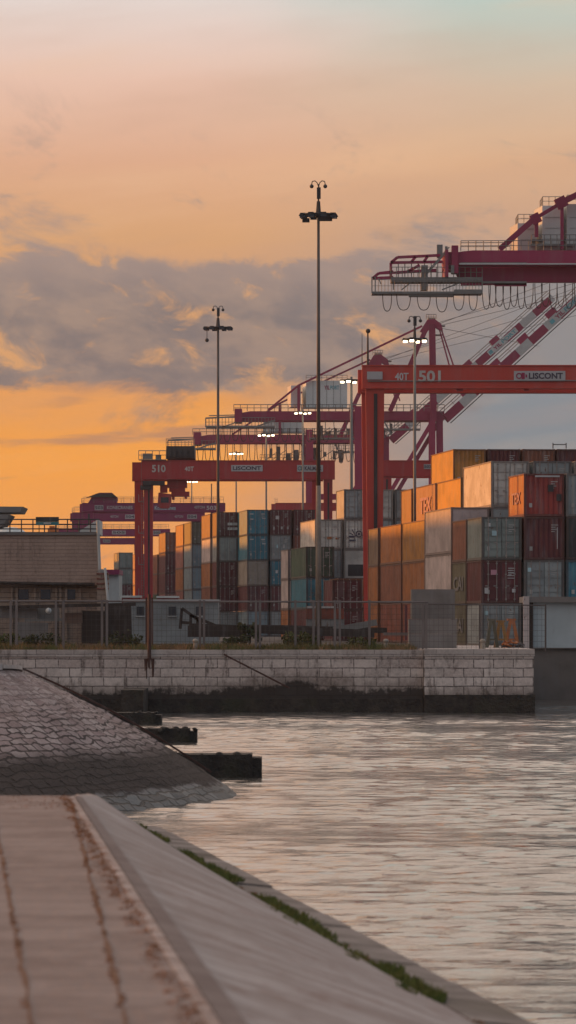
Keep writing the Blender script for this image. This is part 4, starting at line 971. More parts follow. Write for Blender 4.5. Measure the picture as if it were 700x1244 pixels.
def sts(Y, label, beam, house, apex, stay, legsL, legsW, boom, tail, boomtxt, extra_house=None, lp=(), lpy=(0,0), tpos=.5, wpx=14):
    bx0, bx1, by0, by1 = beam; D = 9
    t = thing('ship_to_shore_crane', (X_((legsL+legsW)/2, Y), Y+D/2, GZ), label, 'harbour crane', 'ship to shore cranes on the quay')
    for k_, yy in enumerate((Y, Y+D-1.5)):
        mb = MB(); mb.prism([(X_(bx0,Y), Z_(by1-1,Y)), (X_(bx0,Y), Z_(by0+2.5,Y)), (X_(bx0+14,Y), Z_(by0,Y)), (X_(bx1,Y), Z_(by0,Y)), (X_(bx1,Y), Z_(by1,Y)), (X_(bx0+10,Y), Z_(by1,Y))], yy, yy+1.4)
        go = mb.build('girder', M['sts_mag'], t)
        rl = MB(); rail_line(rl, P(bx0-6, by0, yy), P(bx1, by0, yy), 1.3, int((bx1-bx0)/8), .07); rl.build('handrail', M['steel'], go)
    tx0, tx1, ty0, ty1 = tail
    mb = MB(); qbox(mb, tx0, tx1, ty1-2, ty1, Y-.5, 5); rail_line(mb, P(tx0, ty1-1, Y-.5), P(tx1, ty1-1, Y-.5), 1.7, int((tx1-tx0)/4), .06)
    qbar(mb, (tx0, ty1), (tx0, ty0+3), Y-.4, .22); qbar(mb, (tx0, ty0+3), (bx0, ty0+1), Y-.4, .3); qbar(mb, (tx0+4, ty0), (bx0, ty0-1), Y-.4, .2)
    qbar(mb, (tx1-25, ty1), (tx1, by1), Y-.4, .3); qbar(mb, (tx0+20, ty1), (bx0+4, by1), Y-.4, .2); mb.build('tail_platform', M['steel'], t)
    mb = MB(); qbox(mb, bx0-5, bx0+4, by0-3, by1+2, Y-.6, D); mb.build('end_frame', M['sts_mag'], t)
    hx0, hx1, hy0, hy1 = house
    ho = lane(MB().box(X_(hx0,Y), X_(hx1,Y), Y+.8, Y+D-1, Z_(hy1,Y), Z_(hy0,Y)), Y+.8).build('machinery_house', M['housewhite'], t)
    rl = MB(); rail_line(rl, P(hx0, hy0, Y+.8), P(hx1, hy0, Y+.8), 1.0, 8, .05); rl.box(X_(hx0,Y)-.6, X_(hx1,Y)+1.5, Y-.2, Y+.78, Z_(hy1,Y)-.3, Z_(hy1,Y)-.1); rl.build('house_walkway', M['steel'], ho)
    for q_ in range(1, 6):
        xq = X_(hx0+(hx1-hx0)*q_/6, Y); MB().box(xq-.03, xq+.03, Y+.74, Y+.798, Z_(hy1,Y)+.05, Z_(hy0,Y)-.05).build('panel_seam', M['steel'], ho)
    if extra_house:
        e0, e1, f0, f1 = extra_house; lane(MB().box(X_(e0,Y), X_(e1,Y), Y+.8, Y+D-2, Z_(f1,Y), Z_(f0,Y)), Y+.8).build('machinery_house', M['housewhite'], t)
    ax, ay = apex
    for yy in (Y-1, Y+D+1):
        mb = MB(); qbar(mb, (legsW-1, by1+1), (ax+1, ay+6), yy, 1.25); qbar(mb, (ax-3, ay+4), (legsL+38, by0), yy, .9); mb.build('apex_mast', M['sts_mag'], t)
        mb = MB(); mb.bar(P(legsW-3, by1, yy), P(legsW-3, 770, yy), 1.3, 1.3); mb.bar(P(legsW+6, by1-1, yy+1), P(legsW+9, 770, yy+1), 1.3, 1.3); mb.build('waterside_leg', M['sts_mag'], t)
        mb = MB(); mb.bar(P(legsL, by0-6, yy), P(legsL+1, 770, yy), 1.7, 1.4); mb.bar(P(legsL-8, by1, yy+2), P(legsL+8, by1+70, yy+2), .8, .8); mb.build('landside_leg', M['sts_mag'], t)
        mb = MB(); qbar(mb, (legsW-4, by1+4), (legsL+38, by1+88), yy, .8); qbar(mb, (legsW+4, by1+4), (legsL+44, by1+92), yy+1, .8); mb.build('leg_brace', M['sts_mag'], t)
    mb = MB(); qbox(mb, legsL, legsW+10, by0+1, by1+1, Y+2, 3); qbox(mb, legsL-2, legsW+8, by1+62, by1+69, Y, 1.2); mb.build('portal_beam', M['sts_mag'], t)
    mb = MB(); mb.prism([(X_(ax-14,Y), Z_(ay+15,Y)), (X_(ax-5,Y), Z_(ay+1,Y)), (X_(ax+4,Y), Z_(ay,Y)), (X_(ax+12,Y), Z_(ay+6,Y)), (X_(ax+14,Y), Z_(ay+14,Y)), (X_(ax+9,Y), Z_(ay+13,Y)), (X_(ax+1,Y), Z_(ay+8,Y)), (X_(ax-7,Y), Z_(ay+18,Y))], Y-1.5, Y+.2); mb.build('apex_frame', M['sts_mag'], t)
    mb = MB(); qbox(mb, ax-4, ax+5, ay-2, ay+4, Y, D); qbox(mb, ax-1, ax+4, ay+8, ay+26, Y-.3, 1); rail_line(mb, P(ax-6, ay, Y-1), P(ax+6, ay, Y-1), 1.0, 4, .06); qbox(mb, ax+8, ax+17, ay+7, ay+8, Y-1, 3); qbox(mb, ax+2, ax+14, ay+18, ay+19, Y-1, 3); mb.build('sheave_platform', M['steel'], t)
    for i in range(5): qq = MB(); 
    mb = MB(); qbar(mb, (ax+9, ay+8), (ax+22, ay+56), Y-1, .28); qbar(mb, (ax+11, ay+8), (ax+27, ay+56), Y-1, .28); mb.build('rod', M['sts_mag'], t)
    for yy in (Y, Y+D-1):
        mb = MB()
        for a, b_ in zip(stay, stay[1:]): qbar(mb, a, b_, yy, .38)
        qbar(mb, (stay[-2][0], stay[-2][1]), (stay[-2][0], by0), yy, .55); mb.build('back_stay', M['sts_mag'], t)
    mb = MB()
    for k_, (dx, dy) in enumerate(((180, -52), (180, -66), (180, -40), (95, 22))): mb.tube(P(ax+8, ay+4+k_*2, Y), P(ax+8+dx*1.3, ay+4+dy*1.3, Y), .045, n=4)
    mb.build('fore_cable', M['rope'], t)
    loops(t, lp, lpy[0], lpy[1], Y-.2, .075)
    # trolley machinery and work platforms under the girders
    mb = MB(); rnd = random.Random(int(Y))
    for k_ in range(9):
        px = legsL-50+k_*11+rnd.uniform(-3, 3); qbox(mb, px, px+rnd.uniform(3, 7), by1+rnd.uniform(4, 14), by1+rnd.uniform(16, 24), Y+rnd.uniform(1, 5), 1.5)
        qbar(mb, (px, by1), (px+1, by1+18), Y+1, .14); qbar(mb, (px-4, by1+20), (px+12, by1+9), Y+1, .14)
    qbox(mb, legsL-60, legsL+5, by1+21, by1+23, Y+.5, 4); rail_line(mb, P(legsL-60, by1+21, Y+.5), P(legsL+5, by1+21, Y+.5), 1.2, 14, .05)
    qbox(mb, legsL+30, legsL+75, by1+10, by1+12, Y+.5, 3); rail_line(mb, P(legsL+30, by1+10, Y+.5), P(legsL+75, by1+10, Y+.5), 1.2, 10, .05); qbar(mb, (legsL+30, by1), (legsL+40, by1+18), Y+.5, .3)
    mb.build('trolley', M['steel'], t)
    raised_boom(t, boom[0], boom[1], Y, wpx, boomtxt, tpos)
    return t
sts(880, 'middle ship crane, crimson, with white machinery house and tall apex by the lit mast', (290, 540, 499.5, 510.5), (372, 422, 462, 494.5), (524, 388), [(513,396),(440,431),(363,468),(326,498)], 436, 528, ((542,508),(742,326)), (250, 334, 505, 519), ('YIL', 'PORT'), (353.5, 365.5, 468, 494), [(262+i*10, 270+i*10) for i in range(14)], (520, 536), .63, 10.5)
tt = [o for o in bpy.data.objects if o.get('label', '').startswith('middle ship crane')][0]
text_obj('YIL', .8, P(394, 473, 880)-Vector((0,-.76,0)), M['sts_mag'], tt, width=1.1, bold=.02); text_obj('PORT', .8, P(401.5, 473, 880)-Vector((0,-.76,0)), M['cyan'], tt, width=1.7, bold=.02)
sts(990, 'farthest ship crane, crimson, lowest girder above the 510 gantry beam', (240, 470, 528, 538), (320, 369, 510, 525), (459, 431), [(450,437),(398,461),(340,490),(282,528)], 376, 463, ((476,534),(672,361)), (204, 262, 532, 546), ('YIL', 'PORT'), None, [(240+i*9, 247+i*9) for i in range(24)], (539, 562), .60, 9)

# ------------------------------------------------------------------ floodlight masts
def mast(px, Y, top_y, head_y, label, lit, r0, r1, cams=True, wpx=50, base=GZ, nl=8, bare=False, lower=None):
    x = X_(px, Y); t = thing('floodlight_mast', (x, Y, base), label, 'floodlight mast', 'floodlight masts over the terminal')
    zh = Z_(head_y, Y); zt = Z_(top_y, Y)
    rh = r1
    if lower:
        zl = Z_(lower, Y); rm = r0+(r1-r0)*(zl-base)/(zh-base)
        MB().tube((x, Y, base), (x, Y, zl), r0*1.15, rm*1.1, n=12).build('lower_pole', M['mastrust'], t, True)
        MB().tube((x, Y, zl+.001), (x, Y, zh+.4), rm, rh, n=10).build('pole', M['masttop'], t, True)
    else: MB().tube((x, Y, base), (x, Y, zh+.4), r0, rh, n=10).build('pole', M['masttop'] if not lit else M['galv'], t, True)
    if bare: return t
    w = wpx*Y/F
    fr_ = MB(); fr_.tube((x, Y, zh-.10), (x, Y, zh+.12), w*.10, n=8)
    for k_ in range(nl):
        a = 2*math.pi*k_/nl+.3; fr_.tube((x, Y, zh), (x+math.cos(a)*w*.43, Y+math.sin(a)*w*.43, zh+.06), .05, n=5)
    for k_ in range(16):
        a, b_ = 2*math.pi*k_/16, 2*math.pi*(k_+1)/16; fr_.tube((x+math.cos(a)*w*.43, Y+math.sin(a)*w*.43, zh+.06), (x+math.cos(b_)*w*.43, Y+math.sin(b_)*w*.43, zh+.06), .06, n=5)
    if cams: fr_.tube((x, Y, zh+.1), (x, Y, zh+.9), w*.08, w*.05, n=6)
    fr_.build('lamp_ring', M['dark'], t)
    if lit: nl = 4
    for k_ in range(nl):
        a = 2*math.pi*k_/nl+.3 if not lit else (-math.acos(-1+.05+1.9*k_/(nl-1)))*(1 if k_ % 2 else -1)
        c = Vector((x+math.cos(a)*w*.43, Y+math.sin(a)*w*.43, zh-.05))
        fb = MB(); fb.prism([(c.x-.26, c.z+.02), (c.x-.16, c.z+.20), (c.x+.16, c.z+.20), (c.x+.26, c.z+.02)], c.y-.18, c.y+.18); fo = fb.build('floodlight', M['dark'], t)
        sl_ = .2 if not lit else w*.085
        MB().box(c.x-sl_, c.x+sl_, c.y-.2, c.y+.2, c.z-(.10 if not lit else w*.07), c.z+.018).build('lens', M['lamp'] if lit else M['glass'], fo)
    if cams:
        MB().tube((x, Y, zh+.9), (x+.02, Y, zt-.2), .06, .05, n=6).build('top_pole', M['dark'], t)
        MB().box(x-.10, x+.14, Y-.1, Y+.1, zh+1.05, zh+1.75).build('control_box', M['dark'], t)
        for sg in (-1, 1):
            pts = [Vector((x, Y, zt-.3))]+[Vector((x+sg*.38*(1-math.cos(q_))/2*1.0+sg*.0, Y, zt-.3+.35*math.sin(q_))) for q_ in np.linspace(.3, math.pi*.5, 5)]
            pts = [Vector((x+sg*q1, Y, zt+q2)) for q1, q2 in ((0, -.35), (.08, -.12), (.22, 0), (.38, -.04), (.42, -.22))]
            ar = MB().path(pts, .03, 5).build('camera_arm', M['dark'], t)
            MB().sph((x+sg*.42, Y, zt-.34), .13).build('dome_camera', M['dark'], ar)
    return t
t = mast(387, 280, 219.5, 262, 'tallest dark floodlight mast near centre with rusty speckled lower pole', False, .17, .085, wpx=46, lower=590)
x = X_(387, 280); zh = Z_(262, 280)
MB().box(x-1.0, x-.55, 279.8, 280.2, zh-.40, zh-.16).box(x+.05, x+.85, 279.8, 280.2, zh-.32, zh-.10).build('hanging_floodlight', M['dark'], t)
t = mast(265, 388, 371.5, 399, 'unlit dark floodlight mast left of centre, second tallest', False, .155, .10, wpx=36)
x = X_(265, 388); zh = Z_(399, 388); MB().tube((x-.95, 388, zh), (x-.95, 388, zh-.9), .03, n=5).sph((x-.95, 388, zh-1.0), .17).build('hanging_camera', M['dark'], t)
mast(504, 332, 384, 413, 'lit floodlight mast in front of the 501 crane beam', True, .13, .10, wpx=28)
mast(427, 450, 452, 462.5, 'lit floodlight mast just left of the big gantry leg', True, .22, .13, cams=False, wpx=27)
mast(368, 560, 495, 501, 'lit floodlight mast between tallest mast and white machinery house', True, .16, .11, cams=False, wpx=20)
mast(323.5, 640, 522, 528, 'lit floodlight mast above the teal container stack', True, .17, .12, cams=False, wpx=20)
mast(287, 760, 545, 550.5, 'lit floodlight mast just right of the shorter dark mast', True, .16, .12, cams=False, wpx=17)
mast(233, 870, 579, 584.7, 'small far lit floodlight mast under the left gantry beam', True, .16, .12, cams=False, wpx=14)
mast(257, 900, 585, 590, 'thin far unlit mast below the 510 gantry beam', False, .16, .12, cams=False, wpx=8, bare=True)
mb = MB()
for (a, b_) in (((672,545),(672,538)),((688,545),(688,538)),((672,540),(688,540))): qbar(mb, a, b_, 339, .08)
tag(mb.build('wind_sensor_frame', M['steel']), 'small thin steel frame on top of the highest back containers', 'frame')

# ------------------------------------------------------------------ left building and yard clutter
YB = 246
t = thing('warehouse', (X_(0, YB), YB, GZ), 'brown brick warehouse with flat roof terrace at the left edge', 'building')
zt = Z_(650, YB); xr = X_(121, YB)
def shr(mb): mb.v = [(x-(y-YB)*.125 if y > YB+1 else x, y, z) for x, y, z in mb.v]; return mb
shr(MB().prism([(-40, Z_(711, YB)), (X_(122.3, YB), Z_(711, YB)), (X_(118.5, YB), zt), (-40, zt)], YB, YB+30)).build('upper_wall', M['brickwall'], t)
shr(MB().box(-40, X_(121, YB)-.1, YB+.35, YB+29.8, GZ-.05, Z_(711, YB)-.002)).build('lower_wall', M['brickpale'], t)
shr(MB().box(-40, X_(118.6, YB), YB-.12, YB+30, zt+.001, zt+.14)).build('roof_slab', M['concrete'], t)
MB().box(-75, -36, YB+31, 425, GZ-.05, GZ+11.6).build('unseen_sun_blocker', M['brickwall'], t)  # unseen block, added to keep the low sun off the lower containers
MB().box(-85, -46, 425.1, 800, GZ-.05, GZ+13.6).build('unseen_sun_blocker', M['brickwall'], t)  # second out-of-view block, added to shade the left container stacks
MB().tube(P(-80, 707, YB-.2), P(115, 710, YB-.2), .09, n=8).build('gutter', M['timber'], t)
for px in (14, 20, 42, 68, 73, 80, 97): MB().box(X_(px, YB)-.06, X_(px, YB)+.06, YB+.2, YB+.345, GZ, Z_(712, YB)).build('post', M['brickpale'], t)
for px in (28, 55, 85): MB().box(X_(px-6, YB), X_(px+6, YB), YB+.3, YB+.346, Z_(728, YB), Z_(716, YB)).build('window', M['glass'], t)
MB().tube(P(118.8, 632, YB-.25), P(122.4, 728, YB-.25), .085, n=8).build('downpipe', M['stripewhite'], t)
rl = MB()
for y_ in (631, 637, 642.5, 647): rl.tube(P(-60, y_, YB+.3), P(121, y_, YB+.3), .035, n=5)
for px in range(-58, 122, 14): rl.tube(P(px, 650, YB+.3), P(px, 631, YB+.3), .035, n=5)
rl.build('roof_railing', M['dark'], t)
MB().prism([(X_(91,YB+2), Z_(649.5,YB+2)), (X_(119,YB+2), Z_(632,YB+2)), (X_(121,YB+2), Z_(632,YB+2)), (X_(121,YB+2), Z_(649.5,YB+2))], YB+1, YB+6).build('stair_gable', M['housewhite'], t)
Yr = YB+8
tag(MB().sph(P(13, 650, Yr), .9, 14, 8, .5).build('roof_tarpaulin', M['housewhite']), 'pale rounded tarpaulin heap on the warehouse roof', 'tarpaulin')
tg = thing('excavator', P(64, 649.5, Yr), 'small orange machine parked on the warehouse roof beside the teal sign', 'machine')
qbox(MB(), 58, 70, 641.5, 648.6, Yr, 1.2).build('body', M['orangeplastic'], tg); qbox(MB(), 60, 66, 639, 641.4, Yr+.2, .8).build('cab', M['orangeplastic'], tg)
mb = MB(); [mb.tube(P(px, 648.6, Yr+.0), P(px, 648.6, Yr+1.2), .1, n=8) for px in (60, 64, 68)]; mb.build('track', M['dark'], tg)
tg = thing('teal_sign', P(57, 650, YB+.1), 'teal rectangular sign fixed on the warehouse roof railing', 'sign')
so_ = qbox(MB(), 43.5, 71.5, 634, 638, YB+.1, .06).build('sign_panel', M['signteal'], tg); qbox(MB(), 43.5, 71.5, 628, 633.9, YB+.1, .06).build('sign_panel', M['c_black'], tg); qbox(MB(), 53, 62, 634.6, 636.6, YB+.07, .028).build('lettering_strip', M['stripewhite'], so_)
qbox(MB(), 47, 48, 638.1, 650, YB+.12, .05).build('post', M['dark'], tg); qbox(MB(), 67, 68, 638.1, 650, YB+.12, .05).build('post', M['dark'], tg)
for (pl, y_, lab) in (([(-40,615),(28,615.5),(24,622.5),(-40,622.5)], YB+12, 'upper flat canopy roof jutting in at the left edge'), ([(-40,624),(12,625),(7,633),(1,640),(-40,641)], YB+10, 'lower tapered canopy hood below the flat one at the left edge')):
    tg = thing('canopy', P(-20, 650, y_), lab, 'canopy')
    MB().prism([(X_(a, y_), Z_(b_, y_)) for a, b_ in pl], y_, y_+5).build('roof', M['tin'], tg)
    MB().box(X_(-32, y_), X_(-30, y_), y_+2, y_+2.2, Z_(650, y_), Z_(pl[-1][1], y_)-.003).build('post', M['dark'], tg)
t = thing('brick_chimney', P(124, 785, YB-1), 'striped brick chimney stub with pale leaning pipe at the warehouse corner', 'chimney')
qbox(MB(), 118, 131, 696, 785, YB-1.2, 1.0).build('shaft', M['brickpale'], t)
mb = MB(); [qbox(mb, 117.4, 131.6, y_, y_+2, YB-1.25, 1.1) for y_ in (696, 702, 708, 714)]; mb.build('brick_band', M['c_rust'], t)
MB().sph(P(124, 697, YB-.7), .32, 10, 6, .8).build('cap', M['tin'], t)
MB().tube(P(127.5, 690, YB-1.35), P(131, 730, YB-1.35), .07, n=7).build('pipe', M['stripewhite'], t)
tg = thing('far_building', P(139, 770, 400), 'narrow pale building with magenta roof edge left of far containers', 'building')
qbox(MB(), 126, 144.5, 698, 769, 400, 8).build('wall', M['plaster'], tg); qbox(MB(), 125.5, 145, 692, 697.9, 399.5, 9).build('roof', M['mag'], tg)
# white long low building
t = thing('site_office', P(225, 772, 300), 'long low white site office with small windows behind the fence', 'building')
qbox(MB(), 150, 265, 730, 782, 300, 6).build('wall', M['plaster_dull'], t); qbox(MB(), 149, 266, 728.3, 729.9, 299.8, 6.4).build('roof', M['stripewhite'], t)
for px in (166, 205, 238): wo_ = qbox(MB(), px, px+9, 737, 748, 299.9, .08).build('window', M['glass'], t); qbox(MB(), px-1, px+10, 748.1, 749.2, 299.86, .12).build('sill', M['stripewhite'], wo_)
for (a, b_, ya, yb) in ((190, 217, 724, 728), (147, 171, 723.5, 727.5)):
    tg = thing('site_cabin_roof', P((a+b_)/2, 770, 310), '%s white topped red cabin behind the white site office' % ('right hand' if a > 180 else 'left hand'), 'cabin')
    qbox(MB(), a, b_, ya, yb-1.5, 310, 3).build('roof', M['stripewhite'], tg); qbox(MB(), a+1, b_-1, yb-1.4, 780, 310.1, 2.8).build('wall', M['c_red'], tg)
# brown flat wagon with white top under the mast
t = thing('freight_wagon', P(395, 778, 345), 'low brown freight wagon with white roof strip behind the fence', 'wagon')
qbox(MB(), 372, 418, 739, 752, 345, 2.4).build('upper_body', M['c_rust'], t); qbox(MB(), 372, 418, 752.1, 763, 345.1, 2.2).build('lower_body', M['c_grey'], t); qbox(MB(), 373, 408, 736.5, 738.9, 344.9, 2.5).build('roof_strip', M['stripewhite'], t)
[MB().tube(P(px, 766, 345.2), P(px, 766, 347), .35, n=12).build('wheel', M['dark'], t) for px in (378, 386, 404, 412)]
qbox(MB(), 374, 416, 763.1, 765, 345.2, 2).build('chassis', M['dark'], t)

# grey concrete blocks
Yc = 238
for i, (a, b_, ya, yb, dy) in enumerate(((500, 553, 716, 734, .4), (500, 553, 734.3, 752, .3), (497, 555, 752.3, 770, 0), (497, 555, 770.3, 790, 0))):
    lab = ('topmost', 'second from top', 'third from top', 'bottom')[i]+' grey concrete block of the stack on the pier'
    mb = qbox(MB(), a, b_, ya, yb, Yc+dy, 2.0-dy); qbox(mb, a+.5, a+4, ya+2, yb-2, Yc+dy-.04, .038)
    tag(mb.build('concrete_block', M['concrete']), lab, 'concrete block', 'concrete blocks stacked on the pier')
# gatehouse on the right
t = thing('gatehouse', P(680, 787, 262), 'white gatehouse panel building with dark frame at the right edge', 'building')
qbox(MB(), 648, 760, 732, 787, 262, 4).build('wall', M['plaster'], t); qbox(MB(), 636, 760, 725, 731.9, 261.6, 4.6).build('roof_fascia', M['concrete'], t); qbox(MB(), 643.4, 647.9, 732, 788, 261.8, 4.2).build('dark_frame', M['timber'], t); qbox(MB(), 636, 643.2, 724.5, 788, 261.4, .5).build('corner_post', M['c_pink'], t)
# yellow trestles
Yt = 243
for k_, (px, mt, lab) in enumerate(((598, 'c_olive', 'leftmost dull olive steel trestle on the pier end'), (609, 'yellow', 'middle yellowish steel trestle on the pier end'), (622, 'orangeplastic', 'right hand bright orange steel trestle on the pier end'))):
    tg = thing('trestle', P(px, 790, Yt+k_*.5), lab, 'trestle', 'steel trestles on the pier end'); yy = Yt+k_*.5; w_ = 7+k_*1.0; hy = 754+(0 if k_ != 1 else 2)
    for sg in (-1, 1): qbar(MB(), (px+sg*w_, 789.5), (px+sg*1.5, hy), yy, .17).build('leg', M[mt], tg); qbar(MB(), (px+sg*w_*.9, 789.5), (px+sg*1.5, hy), yy+1.0, .15).build('leg', M[mt], tg)
    MB().box(X_(px-5, yy), X_(px+5, yy), yy-.1, yy+1.1, Z_(hy, yy), Z_(hy-2.3, yy)).build('top_bar', M[mt], tg); qbar(MB(), (px-w_*.6, 777), (px+w_*.6, 777), yy, .1).build('brace', M[mt], tg)
tg = thing('rope_pile', P(626, 790, Yt-1), 'heap of orange and dark rope beside the trestles', 'rope')
rnd = random.Random(9)
for mt, n_ in (('orangeplastic', 10), ('rope', 10)):
    mb = MB()
    for i in range(n_):
        c = P(620+rnd.uniform(-6, 14 if mt == 'rope' else 8), 788-rnd.uniform(0, 8), Yt-1+rnd.uniform(0, .8)); pts = [c+Vector((math.cos(q_)*.22, math.sin(q_)*.22, rnd.uniform(-.03, .03)+.05*math.sin(2*q_))) for q_ in np.linspace(0, 6.28, 9)]
        mb.path(pts, .05, 5)
    mb.build('rope_coil', M[mt], tg)
for px, lab in ((469, 'pale round bollard beside the concrete blocks'), (237.5, 'pale round bollard near the left dark timbers'), (586.5, 'pale square-headed bollard beside the trestles')):
    c = P(px, 790, 231); mb = MB(); mb.tube((c.x, c.y, GZ), (c.x, c.y, GZ+.38), .14, .11, n=12); mb.sph((c.x, c.y, GZ+.46), .15, 12, 8, .8)
    tag(mb.build('bollard', M['c_beige']), lab, 'bollard', 'small bollards on the quay edge')

# dark timber frame and beams
t = thing('timber_frame', P(226, 786, 242), 'dark leaning timber frame in front of the white site office', 'timber frame')
for a, b_ in (((219,764),(221,739)), ((221,739),(246,757)), ((220,756),(231,757)), ((231,770),(232,746)), ((240,768),(240,753)), ((231,747),(262,760))): qbar(MB(), a, b_, 242, .16).build('beam', M['timber'], t)
qbar(MB(), (232,762), (455,770), 244, .42, .5).build('long_beam', M['timber'], t)
qbox(MB(), 228, 300, 760, 774, 243.5, .4).build('board', M['timber'], t)
tag(qbar(MB(), (300,762), (470,766), 246, .3, .4).build('long_timber', M['timber']), 'long dark timber lying level behind the fence', 'timber')
tag(qbar(MB(), (405,766), (458,756), 244.5, .34, .6).build('grey_plank', M['galv']), 'pale grey plank propped at a slant left of the orange containers', 'plank')
tag(qbox(MB(), 466, 498, 768.5, 772, 241, .3).build('low_barrier', M['fencepost']), 'low brown barrier board in front of the orange containers', 'barrier')
tag(qbox(MB(), 492, 495, 735, 778, 262, .3).build('dark_post', M['c_maroon']), 'thin dark red post in front of the orange containers', 'post')
# clutter below the warehouse
clut = [(0,165,734,738,'timber','long dark roof beam over the junk under the warehouse'), (0,46,738.2,751,'tin','grey metal sheet leaning at the far left under the warehouse'), (46,72,736,752,'galv','bright grey box with a white spot under the warehouse'), (75,105,734,741,'plank','upper brown plank pile beside the dark shed'),
        (78,100,745,757,'plank','lower brown plank pile beside the dark shed'), (100,128,742,782,'timber','dark shed wall left of the white office'), (128,160,735,786,'timber','blackish hut right of the dark shed'), (20,58,756,778,'tin','slanting grey panel half buried in weeds'), (30,104,751,754.5,'galv','thin pale rail lying across the junk pile')]
for i, (a, b_, ya, yb, mt, lab) in enumerate(clut):
    mb = qbar(MB(), (a, (ya+yb)/2-(1 if i % 2 else -1)*(b_-a)*.012), (b_, (ya+yb)/2+(1 if i % 2 else -1)*(b_-a)*.012), 239+i*.45, (yb-ya)*239/F, .35)
    tag(mb.build('junk_panel', M[mt]), lab, 'panel')
tag(MB().sph(P(59, 742, 238.6), .16).build('buoy', M['stripewhite']), 'small white round buoy hanging in the junk yard', 'buoy')
# fence
t = thing('chain_link_fence', (0, YW+2.5, GZ), 'rusty wire mesh fence with concrete posts along the quay wall', 'fence'); Yf2 = YW+2.5
for px in (13, 20, 68, 77, 124, 130, 243, 248, 311, 316, 359, 381, 387, 407, 413, 449, 514, 518): MB().box(X_(px, Yf2)-.06, X_(px, Yf2)+.06, Yf2-.06, Yf2+.06, GZ-.02, Z_(729 if px < 500 else 733, Yf2)).build('post', M['fencepost'], t)
for px in (178, 185): MB().box(X_(px, Yf2)-.05, X_(px, Yf2)+.05, Yf2-.06, Yf2+.06, GZ-.02, Z_(726, Yf2)).build('post', M['rusty'], t)
MB().tube(P(-60, 730, Yf2), P(520, 731.5, Yf2), .055, n=6).build('top_rail', M['fencepost'], t)
MB().tube(P(520, 734, Yf2), P(663, 735.5, Yf2), .035, n=6).build('top_rail', M['wire'], t)
MB().tube(P(663, 734, Yf2), P(663, 792, Yf2), .05, n=6).tube(P(583, 734, Yf2), P(583, 790, Yf2), .05, n=6).build('post', M['wire'], t)
mb = MB(); x = X_(-60, Yf2)
while x < X_(663, Yf2): mb.box(x-.006, x+.006, Yf2-.005, Yf2+.005, GZ, Z_(735, Yf2)); x += .24
z = GZ+.15
while z < Z_(735, Yf2): mb.box(X_(-60, Yf2), X_(663, Yf2), Yf2-.006, Yf2+.006, z-.006, z+.006); z += .28
mb.build('wire_mesh', M['wire'], t)
tag(MB().tube(P(181.5, 800, YW-.2), P(181.5, 722, YW-.2), .095, .08, n=12).build('rusty_pile', M['rusty']), 'thick rusty steel pile standing against the quay wall front', 'pile')
mb = MB(); rnd = random.Random(4)
for i in range(10):
    px = 181.5+rnd.uniform(-6, 6); L_ = rnd.uniform(8, 26); mb.prism([(X_(px-1.2, YW), Z_(800, YW)), (X_(px+1.2, YW), Z_(800, YW)), (X_(px+.4, YW), Z_(800+L_, YW)), (X_(px-.4, YW), Z_(800+L_, YW))], YW-.012-i*.001, YW-.004)
tag(mb.build('rust_streaks', M['rusty']), 'rust streaks running down the blocks below the rusty pile', 'rust', kind='stuff')
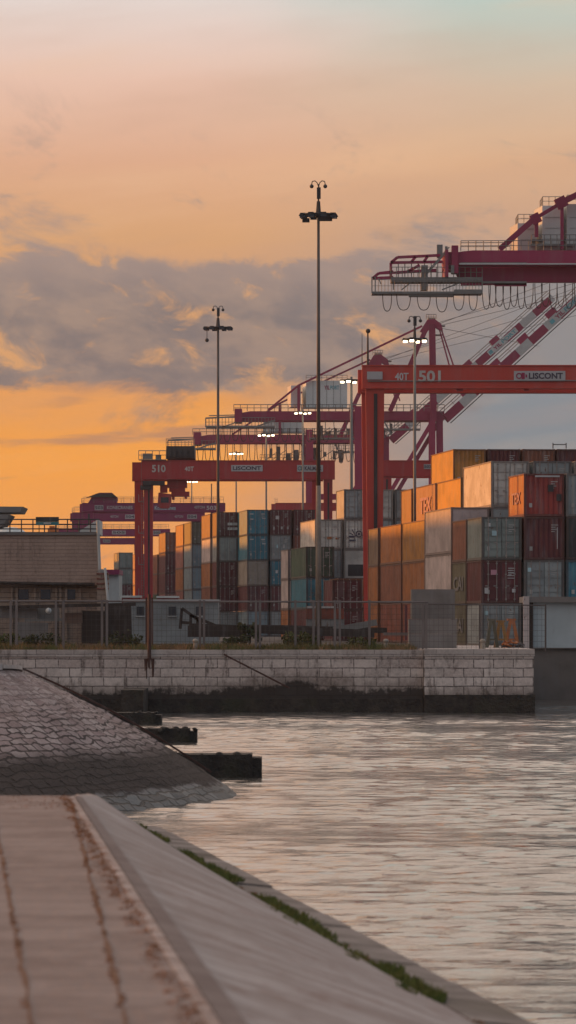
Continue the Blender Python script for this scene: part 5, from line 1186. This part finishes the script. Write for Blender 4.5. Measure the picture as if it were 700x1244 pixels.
# weeds along the quay edge
rr = random.Random(8); pts = []; pts2 = []
for i in range(420):
    px = rr.uniform(-40, 500); d_ = rr.uniform(.7, 9)
    pts.append(((X_(px, YW+d_), YW+d_, GZ-.02), rr.uniform(.25, .6))) if rr.random() < .45 else pts2.append(((X_(px, YW+d_), YW+d_, GZ-.02), rr.uniform(.25, .6)))
for px in list(range(330, 402, 5))+list(range(425, 470, 6))+list(range(255, 300, 8))+list(range(0,20,5)): pts.append(((X_(px, YW+1.6), YW+1.6, GZ-.02), .35))
tufts('green_weeds', M['grass'], pts, .42, .03, 70, 'green weeds along the top of the quay wall', 'weeds', 11)
tufts('dry_weeds', M['drygrass'], pts2, .42, .025, 60, 'dry brown grass along the top of the quay wall', 'grass', 12)
def bush(px, Y, w, h, label, mat='leaf', seed=1, n=900):
    rnd = random.Random(seed); c = P(px, 0, Y); t = thing('bush', (c.x, Y, GZ), label, 'bush', 'bushes on the quay'); mb = MB()
    n = int(n*.6); cl = [(c.x+rnd.uniform(-w, w)*.6, Y+rnd.uniform(-w, w)*.35, GZ+h*rnd.uniform(.25, .8), rnd.uniform(.14, .30)*w) for _ in range(14)]
    for i in range(n):
        cx, cy, cz, cr_ = rnd.choice(cl); dd_ = Vector((rnd.gauss(0, 1), rnd.gauss(0, 1), rnd.gauss(0, 1))).normalized()*cr_*rnd.uniform(.5, 1.1)
        p = Vector((cx, cy, max(cz, GZ+.1)))+dd_
        if p.z < GZ+.05: continue
        a = Vector((rnd.uniform(-1, 1), rnd.uniform(-1, 1), rnd.uniform(-1, 1)))*.09; b_ = Vector((rnd.uniform(-1, 1), rnd.uniform(-1, 1), rnd.uniform(-1, 1)))*.06
        mb.add([p-a, p+b_, p+a, p-b_], [(0, 1, 2, 3)])
    mb.build('foliage', M[mat], t)
    st_ = MB()
    for i in range(5): st_.tube((c.x, Y, GZ-.02), (c.x+rnd.uniform(-.3, .3)*w, Y+rnd.uniform(-.3, .3), GZ+h*rnd.uniform(.5, .8)), .025, .01, n=5)
    st_.build('stem', M['timber'], t)
bush(303, 243, .85, 1.6, 'tallest leafy bush right of the white site office', seed=1, n=1500)
bush(285, 238, .9, .8, 'low bush in front of the dark timber board', seed=2)
bush(362, 234, 1.6, .75, 'wide green bush left of the tallest mast base', 'grass', 3, 1800)
bush(440, 234, 1.0, .6, 'small green bush left of the round bollard', 'grass', 4)
bush(150, 236, 1.5, .8, 'dark scrubby bush in front of the blackish hut', seed=5)
bush(55, 236, 1.6, .7, 'dark bush below the brown planks', seed=6, n=1200)
bush(8, 236, 1.0, .9, 'dark bush at the far left edge', 'grass', 7)

# ------------------------------------------------------------------ distant shore behind the terminal, then air
hz = MB().box(-900, 900, -60, 2600, -3.6, 95)
hm = bpy.data.materials.new('haze'); hm.use_nodes = True; hn = hm.node_tree; hn.nodes.clear()
pv = hn.nodes.new('ShaderNodeVolumePrincipled'); pv.inputs['Color'].default_value = (.74, .82, .96, 1); pv.inputs['Density'].default_value = .00006; pv.inputs['Anisotropy'].default_value = .1
oo = hn.nodes.new('ShaderNodeOutputMaterial'); hn.links.new(pv.outputs[0], oo.inputs['Volume'])
ho = hz.build('haze', hm); tag(ho, 'thin evening haze over the whole harbour', 'haze', kind='stuff')
